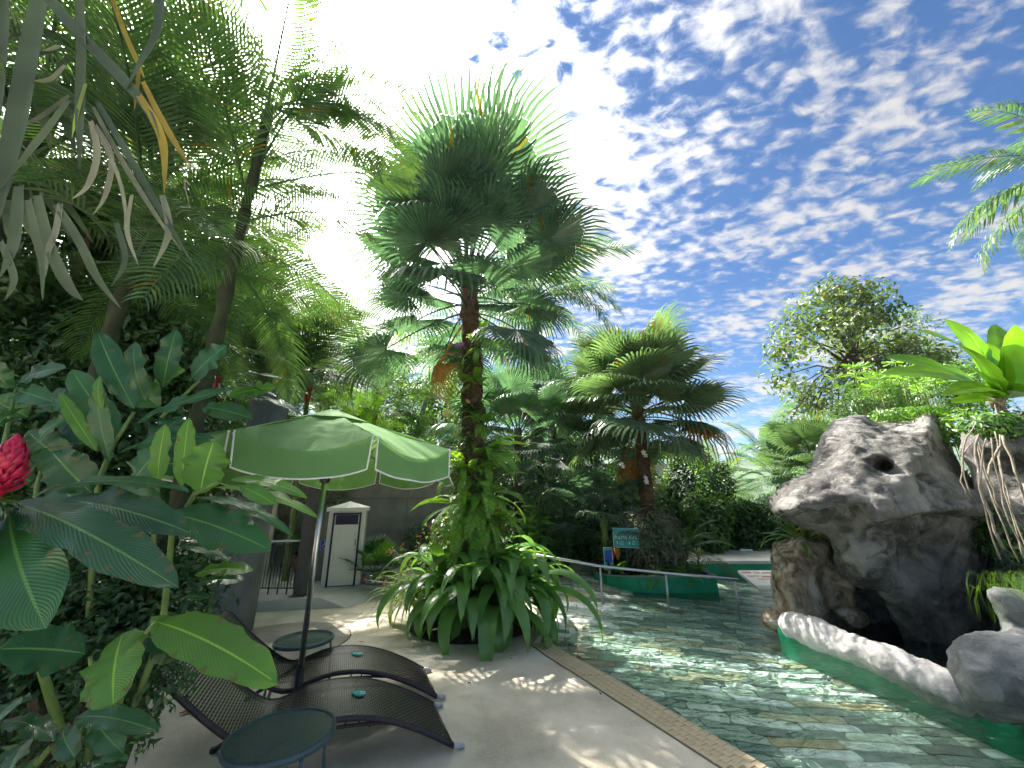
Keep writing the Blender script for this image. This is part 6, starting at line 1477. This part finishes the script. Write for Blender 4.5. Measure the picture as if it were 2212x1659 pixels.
# ground cover -----------------------------------------------
def cover(name, boxes, n, m, seed, size=(.04, .09)):
    rr = np.random.RandomState(seed); C_ = []
    for (x0_, y0_, x1_, y1_, z, dz), f in boxes:
        k = int(n * f); C_.append(np.stack([rr.uniform(x0_, x1_, k), rr.uniform(y0_, y1_, k), z + dz * rr.random_sample(k) ** 1.5], 1))
    C_ = np.concatenate(C_); V, Q = leaves(C_, rr.normal(size=C_.shape) * .5 + np.array([0, 0, 1]), rr.uniform(size[0], size[1], len(C_)), seed=seed)
    o = ob(name, np_mesh(name, V, Q, m)); tag(o, 'low leafy ground cover filling the planting beds', 'ground cover'); o['kind'] = 'stuff'
cover('ground_cover', [((-2.0, 9.2, 1.2, 13.2, .05, .5), .3), ((1.2, 11.6, 3.2, 13.8, .05, .5), .2), ((3.4, 12.5, 9, 13.6, .2, .3), .25), ((-7.5, 4.0, -4.4, 6.0, .05, .5), .25)], 9000, 'dark_leaf', 701, (.06, .13))
# ---------------------------------------------------------------- the ginger plants in the foreground, leaf by leaf
GB = 'ginger_bright'; GD = 'ginger'
def ginger(label, root, stems, leaves_, flower_at=None):
    t = thing('ginger_plant', label, 'plant', root); o = Vector(root)
    for P, r_ in stems:
        part('stem', MB().tube([D(*p) - o for p in P], [r_ * (1 - .5 * i / (len(P) - 1)) for i in range(len(P))], 8), 'stem_green', t, True)
    for k, (b, tp, Y0, Y1, wpx, m, kw) in enumerate(leaves_):
        B = D(b[0], b[1], Y0) - o; T = D(tp[0], tp[1], Y1) - o; w = wpx / FPX * (Y0 + Y1) / 2 * .90
        kw = dict(kw); nh = kw.pop('nh', (0, -.75, .65)); blade(t, B, T, w, m, nh=nh, seed=k, nl=20, nw=8, **kw)
    return t
U = dict(nh=(0, -1, .25)); H_ = dict(nh=(0, -.35, 1)); E_ = dict(nh=(.2, -.25, 1), sag=.08)
root1 = G(300, 1560, .05)
ginger('large leaved ginger nearest the camera, its leaves sweeping right over the loungers', (root1.x, root1.y, .05), [
    ([(225, 1640, 1.75), (262, 1500, 1.62), (300, 1390, 1.45), (335, 1342, 1.35)], .013), ([(190, 1640, 1.75), (205, 1500, 1.65), (195, 1420, 1.5)], .012),
    ([(260, 1600, 1.9), (350, 1370, 1.85), (372, 1150, 1.7), (420, 1068, 1.62), (470, 1040, 1.6)], .014), ([(150, 1640, 1.7), (70, 1380, 1.55), (20, 1130, 1.4), (18, 1090, 1.35)], .015)], [
    ((30, 1085), (388, 1272), 1.38, 1.25, 98, GD, dict(nh=(.1, -.8, .75), sag=.07)),
    ((130, 1082), (408, 1150), 1.5, 1.40, 92, GD, dict(nh=(.1, -.8, .8), sag=.06)),
    ((55, 1078), (408, 1062), 1.6, 1.5, 52, GD, dict(nh=(0, -.5, 1), sag=.08)),
    ((20, 1110), (100, 1358), 1.35, 1.22, 140, GD, dict(nh=(.25, -1, .35), sag=.05)),
    ((10, 1090), (-90, 1250), 1.35, 1.2, 110, GD, dict(nh=(-.2, -1, .3), sag=.08)),
    ((183, 1412), (-8, 1402), 1.45, 1.3, 92, GD, dict(nh=(0, -.9, .6), sag=.08)),
    ((266, 1368), (245, 1528), 1.42, 1.28, 105, GB, dict(nh=(.1, -1, .3), sag=.06)),
    ((325, 1340), (600, 1478), 1.38, 1.35, 88, GB, dict(nh=(.15, -.75, .8), sag=.10, label='bright backlit leaf over the nearer lounger')),
    ((293, 1372), (470, 1412), 1.48, 1.5, 50, GD, dict(nh=(0, -.8, .6), sag=.08)),
    ((330, 1400), (392, 1408), 1.5, 1.5, 48, GD, U),
    ((300, 1380), (190, 1475), 1.5, 1.4, 45, GD, U),
    ((360, 1108), (586, 1190), 1.62, 1.6, 92, GD, dict(nh=(.1, -.8, .7), sag=.07)),
    ((425, 1075), (634, 1160), 1.66, 1.65, 34, GD, dict(nh=(0, -.4, 1), sag=.10)),
    ((463, 1053), (692, 1122), 1.62, 1.6, 30, GB, dict(nh=(0, -.5, 1), sag=.09)),
    ((498, 1036), (664, 1076), 1.62, 1.62, 32, GB, dict(nh=(0, -.7, .8), sag=.10)),
    ((520, 1050), (596, 1090), 1.58, 1.56, 36, GB, dict(nh=(0, -.9, .6), sag=.06)),
    ((432, 1066), (462, 952), 1.62, 1.6, 96, GB, dict(nh=(.1, -1, .1), sag=.03, label='upright glowing yellow green leaf')),
    ((392, 1052), (408, 902), 1.62, 1.6, 38, GB, dict(nh=(.5, -1, .1), sag=.04)),
    ((340, 1046), (358, 916), 1.66, 1.62, 42, GB, dict(nh=(.2, -1, .1), sag=.04)),
    ((420, 1242), (548, 1234), 1.75, 1.75, 38, GB, dict(nh=(0, -.6, .8), sag=.10)),
    ((424, 1262), (528, 1254), 1.76, 1.76, 32, GD, dict(nh=(0, -.6, .8), sag=.08)),
    ((378, 1300), (452, 1292), 1.75, 1.7, 26, GD, dict(nh=(0, -.5, 1), sag=.08)),
    ((380, 1180), (500, 1215), 1.72, 1.72, 40, GD, H_)])
ginger('tall dark ginger behind, its leaves rising in front of the black trees', (-1.6, 2.1, .05), [
    ([(200, 1640, 2.1), (190, 1350, 2.1), (213, 1040, 1.95), (245, 960, 1.9), (290, 890, 1.88)], .016), ([(300, 1600, 2.3), (330, 1200, 2.3), (350, 900, 2.2), (430, 822, 2.15)], .016)], [
    ((290, 917), (500, 842), 1.9, 1.85, 56, GD, dict(nh=(0, -.9, .7), sag=.05)),
    ((255, 978), (462, 945), 1.92, 1.9, 40, GD, dict(nh=(0, -.8, .7), sag=.07)),
    ((290, 882), (212, 718), 1.9, 1.85, 60, GD, dict(nh=(.3, -1, .2), sag=.06)),
    ((258, 945), (155, 798), 1.92, 1.85, 62, GD, dict(nh=(.3, -1, .3), sag=.05)),
    ((237, 995), (207, 842), 1.9, 1.8, 42, GD, dict(nh=(.3, -1, .1), sag=.04)),
    ((210, 975), (128, 848), 1.85, 1.8, 30, GB, dict(nh=(.6, -1, .1), sag=.05)),
    ((222, 885), (216, 812), 1.82, 1.8, 24, GB, U),
    ((195, 1062), (112, 975), 1.85, 1.75, 88, GD, dict(nh=(.1, -1, .3), sag=.05)),
    ((283, 1046), (342, 975), 1.9, 1.85, 92, GD, dict(nh=(.1, -1, .4), sag=.03)),
    ((410, 822), (490, 746), 2.15, 2.1, 66, GD, dict(nh=(.1, -1, .2), sag=.05)),
    ((352, 838), (382, 712), 2.15, 2.1, 54, GD, dict(nh=(.3, -1, .1), sag=.04)),
    ((432, 822), (610, 818), 2.15, 2.15, 34, GD, dict(nh=(0, -.5, 1), sag=.08)),
    ((430, 832), (600, 858), 2.12, 2.1, 24, GD, dict(nh=(0, -.4, 1), sag=.09)),
    ((495, 855), (596, 838), 2.1, 2.1, 52, GB, dict(nh=(0, -.9, .5), sag=.05)),
    ((510, 862), (652, 895), 2.1, 2.1, 30, GD, dict(nh=(0, -.5, 1), sag=.10)),
    ((440, 880), (545, 905), 2.1, 2.0, 52, GD, dict(nh=(0, -.9, .5), sag=.05)),
    ((316, 868), (292, 738), 2.1, 2.05, 50, GD, U), ((345, 880), (262, 800), 2.2, 2.1, 70, GD, U),
    ((330, 830), (400, 800), 2.2, 2.15, 46, GB, U), ((300, 1000), (430, 1010), 2.1, 2.1, 60, GD, U), ((400, 900), (330, 960), 2.1, 2.0, 70, GD, U),
    ((370, 950), (470, 985), 2.15, 2.1, 60, GD, U), ((240, 1050), (350, 1090), 2.0, 1.9, 60, GD, U)])
ginger('shadowed ginger at the left edge above the red flower', (-2.2, 1.9, .05), [([(-40, 1500, 1.9), (0, 1000, 1.9), (35, 840, 1.9)], .014), ([(40, 1500, 2.2), (80, 1050, 2.2), (120, 900, 2.2)], .014)], [
    ((35, 835), (145, 795), 1.9, 1.85, 54, GD, dict(nh=(0, -1, .4))), ((25, 838), (-30, 770), 1.9, 1.8, 60, GD, U), ((38, 845), (120, 870), 1.9, 1.85, 50, GD, U), ((100, 860), (170, 880), 2.1, 2.0, 60, GD, U),
    ((0, 905), (110, 885), 1.8, 1.75, 26, GD, H_), ((0, 920), (60, 905), 1.8, 1.75, 18, GD, H_), ((50, 1000), (140, 965), 1.85, 1.8, 18, GD, H_), ((80, 960), (150, 900), 1.95, 1.9, 40, GD, U),
    ((70, 1040), (-20, 1000), 1.9, 1.8, 70, GD, U), ((150, 1000), (60, 930), 2.1, 2.0, 70, GD, U), ((170, 940), (100, 1000), 2.2, 2.1, 80, GD, U), ((60, 900), (-20, 860), 2.0, 1.9, 70, GD, U), ((170, 860), (190, 960), 2.2, 2.1, 80, GD, U), ((130, 1040), (190, 1100), 2.1, 2.0, 80, GD, U), ((20, 1180), (-30, 1300), 1.9, 1.8, 80, GD, U)])
ginger('low dark ginger shoots hanging over the bottom left edge of the deck', (-1.45, 1.75, .05), [([(80, 1650, 1.55), (130, 1590, 1.55), (200, 1545, 1.5)], .010), ([(150, 1650, 1.7), (180, 1560, 1.7)], .010)], [
    ((160, 1552), (345, 1582), 1.5, 1.42, 44, GD, dict(nh=(0, -.6, .8), sag=.10)), ((205, 1556), (268, 1628), 1.5, 1.42, 46, GD, dict(nh=(.2, -.9, .5), sag=.06)), ((137, 1572), (165, 1640), 1.5, 1.42, 40, GD, dict(nh=(.2, -.9, .5))),
    ((10, 1560), (120, 1600), 1.5, 1.45, 40, GD, H_), ((200, 1650), (278, 1640), 1.4, 1.4, 18, GD, H_), ((190, 1665), (262, 1672), 1.4, 1.4, 16, GD, H_), ((60, 1500), (-20, 1570), 1.5, 1.4, 50, GD, U), ((70, 1590), (20, 1680), 1.5, 1.4, 60, GD, U)])
# red ginger flower
def flower_head():
    c = D(14, 1010, 1.30); t = thing('red_ginger_flower', 'crimson cone shaped ginger flower head at the left edge of the picture', 'flower', c); r = random.Random(5)
    me = [smesh('bract', (lambda V, F: (V, F))(*strap(.072, .030, .2, -1.5, i, nw=4, nl=6, fold=.35)), 'flower_red') for i in range(3)]
    for k in range(90):
        u = k / 90; a = k * 2.39996; R = .024 * sin(pi * (.12 + .80 * u)) + .005
        o = ob('bract', me[k % 3], t, loc=(R * sin(a), R * cos(a), -.085 + .16 * u)); aim(o, a, .15 + 1.1 * u, r.uniform(-.2, .2), r.uniform(.75, 1.05) * (1 - .3 * u))
    part('core', MB().lathe([(.012, -.10), (.028, -.04), (.030, .02), (.02, .07), (.004, .095)], n=12), 'flower_red', t, True)
    gm = smesh('small_leaf', strap(.06, .018, .0, .6, 9, nw=2, nl=6), GB)
    for k in range(14): a = k * 1.3; o = ob('small_leaf', gm, t, loc=(.01 * sin(a), .01 * cos(a), -.10 - .002 * k)); aim(o, a, r.uniform(-.3, .4), 0, r.uniform(.7, 1.3))
    part('stem', MB().tube([(0, 0, -.08), (.0, .01, -.2), (-.02, .05, -.6)], [.009, .008, .008], 8), 'stem_green', t, True)
flower_head()
# undergrowth in the left bed
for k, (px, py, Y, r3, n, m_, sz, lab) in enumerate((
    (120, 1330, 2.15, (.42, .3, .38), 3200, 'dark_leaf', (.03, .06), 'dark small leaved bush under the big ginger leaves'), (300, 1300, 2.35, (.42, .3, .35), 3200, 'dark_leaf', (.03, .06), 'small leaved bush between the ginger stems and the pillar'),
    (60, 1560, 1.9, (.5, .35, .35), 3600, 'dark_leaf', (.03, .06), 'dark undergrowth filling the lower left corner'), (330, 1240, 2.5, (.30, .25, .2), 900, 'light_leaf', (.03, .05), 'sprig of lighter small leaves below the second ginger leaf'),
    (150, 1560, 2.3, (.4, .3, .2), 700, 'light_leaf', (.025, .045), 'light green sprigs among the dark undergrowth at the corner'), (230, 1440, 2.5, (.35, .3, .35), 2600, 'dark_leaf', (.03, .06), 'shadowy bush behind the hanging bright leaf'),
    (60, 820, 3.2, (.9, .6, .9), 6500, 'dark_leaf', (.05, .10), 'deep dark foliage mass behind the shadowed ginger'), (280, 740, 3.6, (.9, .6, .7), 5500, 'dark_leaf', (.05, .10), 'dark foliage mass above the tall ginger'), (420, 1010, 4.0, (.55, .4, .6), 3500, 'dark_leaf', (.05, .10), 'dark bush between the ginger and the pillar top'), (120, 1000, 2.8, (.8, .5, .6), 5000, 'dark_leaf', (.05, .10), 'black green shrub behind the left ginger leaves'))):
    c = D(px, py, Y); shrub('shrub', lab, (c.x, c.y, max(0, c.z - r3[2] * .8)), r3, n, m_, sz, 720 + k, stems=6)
# bed plants by the pillar
for k, (px, py, lab) in enumerate(((395, 1350, 'small tuft of upright leaves in the bed left of the pillar'), (450, 1345, 'thin grassy tuft at the foot of the pillar'))):
    c = G(px, py, .05); clump('tuft', lab, (c.x, c.y + .3, .05), 18, .32, .03, 'light_leaf', 740 + k, spread=.08, droop=1.0)
# ---------------------------------------------------------------- dry hanging fronds at the top left
def ribbon(pts, w, m, parent, o, twist=.0, tipf=.02, basef=.8, face=(0, -1, 0)):
    """folded hanging leaflet through the given places"""
    P = [D(*p) - o for p in pts]; Q_ = []
    n = 16; m_ = len(P) - 1
    for k in range(n + 1):
        u = k / n * m_; i = min(int(u), m_ - 1); f = u - i; p0, p1, p2, p3 = P[max(i - 1, 0)], P[i], P[i + 1], P[min(i + 2, m_)]
        Q_.append(.5 * ((2 * p1) + (p2 - p0) * f + (2 * p0 - 5 * p1 + 4 * p2 - p3) * f * f + (3 * p1 - p0 - 3 * p2 + p3) * f ** 3))
    mb = MB(); fc = Vector(face)
    for k, q in enumerate(Q_):
        u = k / n; t_ = (Q_[min(k + 1, n)] - Q_[max(k - 1, 0)]).normalized(); s = t_.cross(fc).normalized(); up = s.cross(t_); ww = w / 2 * ((basef + (1 - basef) * min(1, u * 4)) if u < .55 else 1 - (1 - tipf) * ((u - .55) / .45) ** 1.1)
        s = s * cos(twist * u) + up * sin(twist * u)
        mb.v += [tuple(q - s * ww), tuple(q - up * ww * .35), tuple(q + s * ww)]
    for k in range(n):
        a = 3 * k; mb.f += [(a, a + 1, a + 4, a + 3), (a + 1, a + 2, a + 5, a + 4)]
    return part('leaflet', mb, m, parent, True)
def hanging():
    o = Vector((-1.25, 1.2, 3.6)); t = thing('hanging_frond', 'grey drying palm frond with broad leaflets hanging into the top left corner', 'palm frond', o)
    px = lambda y0, y1: None
    sg, dy, dg = 'strap_grey', 'dry_yellow', 'dry_strap'
    A = 1.15
    for pts, wpx, m, tw in (
        ([(95, -60, A), (60, 120, A), (20, 330, A), (-30, 560, A)], 78, sg, .2), ([(60, -60, A), (160, 60, A), (300, 210, A), (345, 300, A)], 42, sg, .2), ([(300, 205, A), (350, 300, A), (355, 420, A)], 26, dy, .3),
        ([(345, -40, A), (340, 60, A), (300, 140, A), (268, 200, A)], 44, sg, -.3), ([(230, -40, A + .1), (265, 60, A + .1), (300, 140, A + .1), (312, 170, A + .1)], 20, dy, 0), ([(308, 175, A), (345, 250, A), (385, 320, A), (413, 362, A)], 20, dy, .3),
        ([(170, -40, A), (175, 100, A), (172, 260, A), (172, 370, A)], 36, sg, .2), ([(185, 180, A), (165, 250, A), (155, 300, A)], 16, 'lily_yellow', 0), ([(300, 150, A + .05), (295, 200, A + .05), (290, 240, A + .05)], 16, dy, .1),
        ([(150, 205, A + .1), (90, 250, A + .1), (40, 275, A + .1)], 24, dg, .3), ([(140, 140, A + .1), (110, 170, A + .1), (70, 175, A + .1)], 22, dg, .5), ([(130, 100, A + .1), (95, 110, A + .1)], 22, dg, .2),
        ([(195, 260, A), (210, 330, A), (190, 400, A), (155, 430, A)], 22, dg, .4), ([(205, 270, A), (240, 340, A), (228, 420, A), (200, 465, A)], 18, dg, .5), ([(215, 290, A), (255, 380, A), (270, 450, A), (268, 500, A)], 12, dg, .2),
        ([(148, 215, A), (100, 280, A), (60, 330, A), (-10, 420, A)], 30, sg, .3), ([(210, 220, A), (280, 340, A), (350, 460, A), (428, 590, A)], 22, sg, .1), ([(200, 230, A + .04), (265, 350, A + .04), (340, 470, A + .04), (395, 545, A + .04)], 16, dg, .1),
        ([(60, 430, A), (75, 500, A), (90, 560, A), (92, 650, A)], 26, sg, .3), ([(130, 440, A), (120, 500, A), (105, 540, A), (98, 600, A)], 22, dg, .3), ([(0, 520, A), (30, 600, A), (10, 650, A)], 22, sg, .2),
        ([(250, 480, A), (270, 560, A), (240, 620, A)], 18, sg, .3), ([(285, 420, A), (275, 500, A), (300, 575, A)], 14, dg, .2), ([(350, 420, A), (365, 500, A), (330, 580, A)], 22, dg, .3),
        ([(120, 440, A), (170, 520, A), (210, 600, A), (262, 668, A)], 26, sg, .2), ([(80, 420, A), (110, 540, A), (150, 620, A), (180, 650, A)], 34, sg, .2), ([(40, 400, A), (30, 520, A), (0, 600, A)], 40, sg, .1), ([(410, 400, A), (398, 390, A), (410, 450, A)], 6, dg, .1), ([(0, -40, A), (-20, 200, A), (-60, 400, A)], 90, sg, .1)):
        ribbon(pts, wpx / FPX * A * .8, m, t, o, tw)
    part('stalk', MB().tube([D(330, -260, A) - o, D(200, -150, A) - o, D(40, -80, A) - o, D(-80, 40, A) - o], .02, 8), 'petiole', t, True)
    # pleated grey fans behind
    for k, (px_, py_, Y, az, el, s, lab) in enumerate(((60, 150, 1.9, 2.0, -.6, 1.25, 'drooping grey green fan leaf behind the dry frond, nearest the corner'), (250, 120, 2.1, 1.7, -.5, 1.2, 'drooping fan leaf spreading right behind the dry frond'), (60, 330, 2.3, 2.3, -.9, 1.2, 'fan leaf hanging straight down at the left edge'))):
        q = D(px_, py_, Y); tt = thing('fan_leaf', lab, 'palm frond', q)
        oo = ob('blade', fmesh('blade', fan(90 + k, .62, 34, .12, drop=.5, cup=.6), 'strap_grey'), tt); aim(oo, az, el, .5, s)
hanging()
# frond silhouette at the top, over the bright cloud
c = D(560, -60, 4.2)
t = thing('overhead_frond', 'dark feather frond poking in at the top edge against the white cloud', 'palm frond', c)
for k, (a, e) in enumerate(((1.45, -.12), (1.75, -.25), (1.2, .05))): o_ = ob('frond', PIN[k], t); aim(o_, a, e, .3 * k, .62)
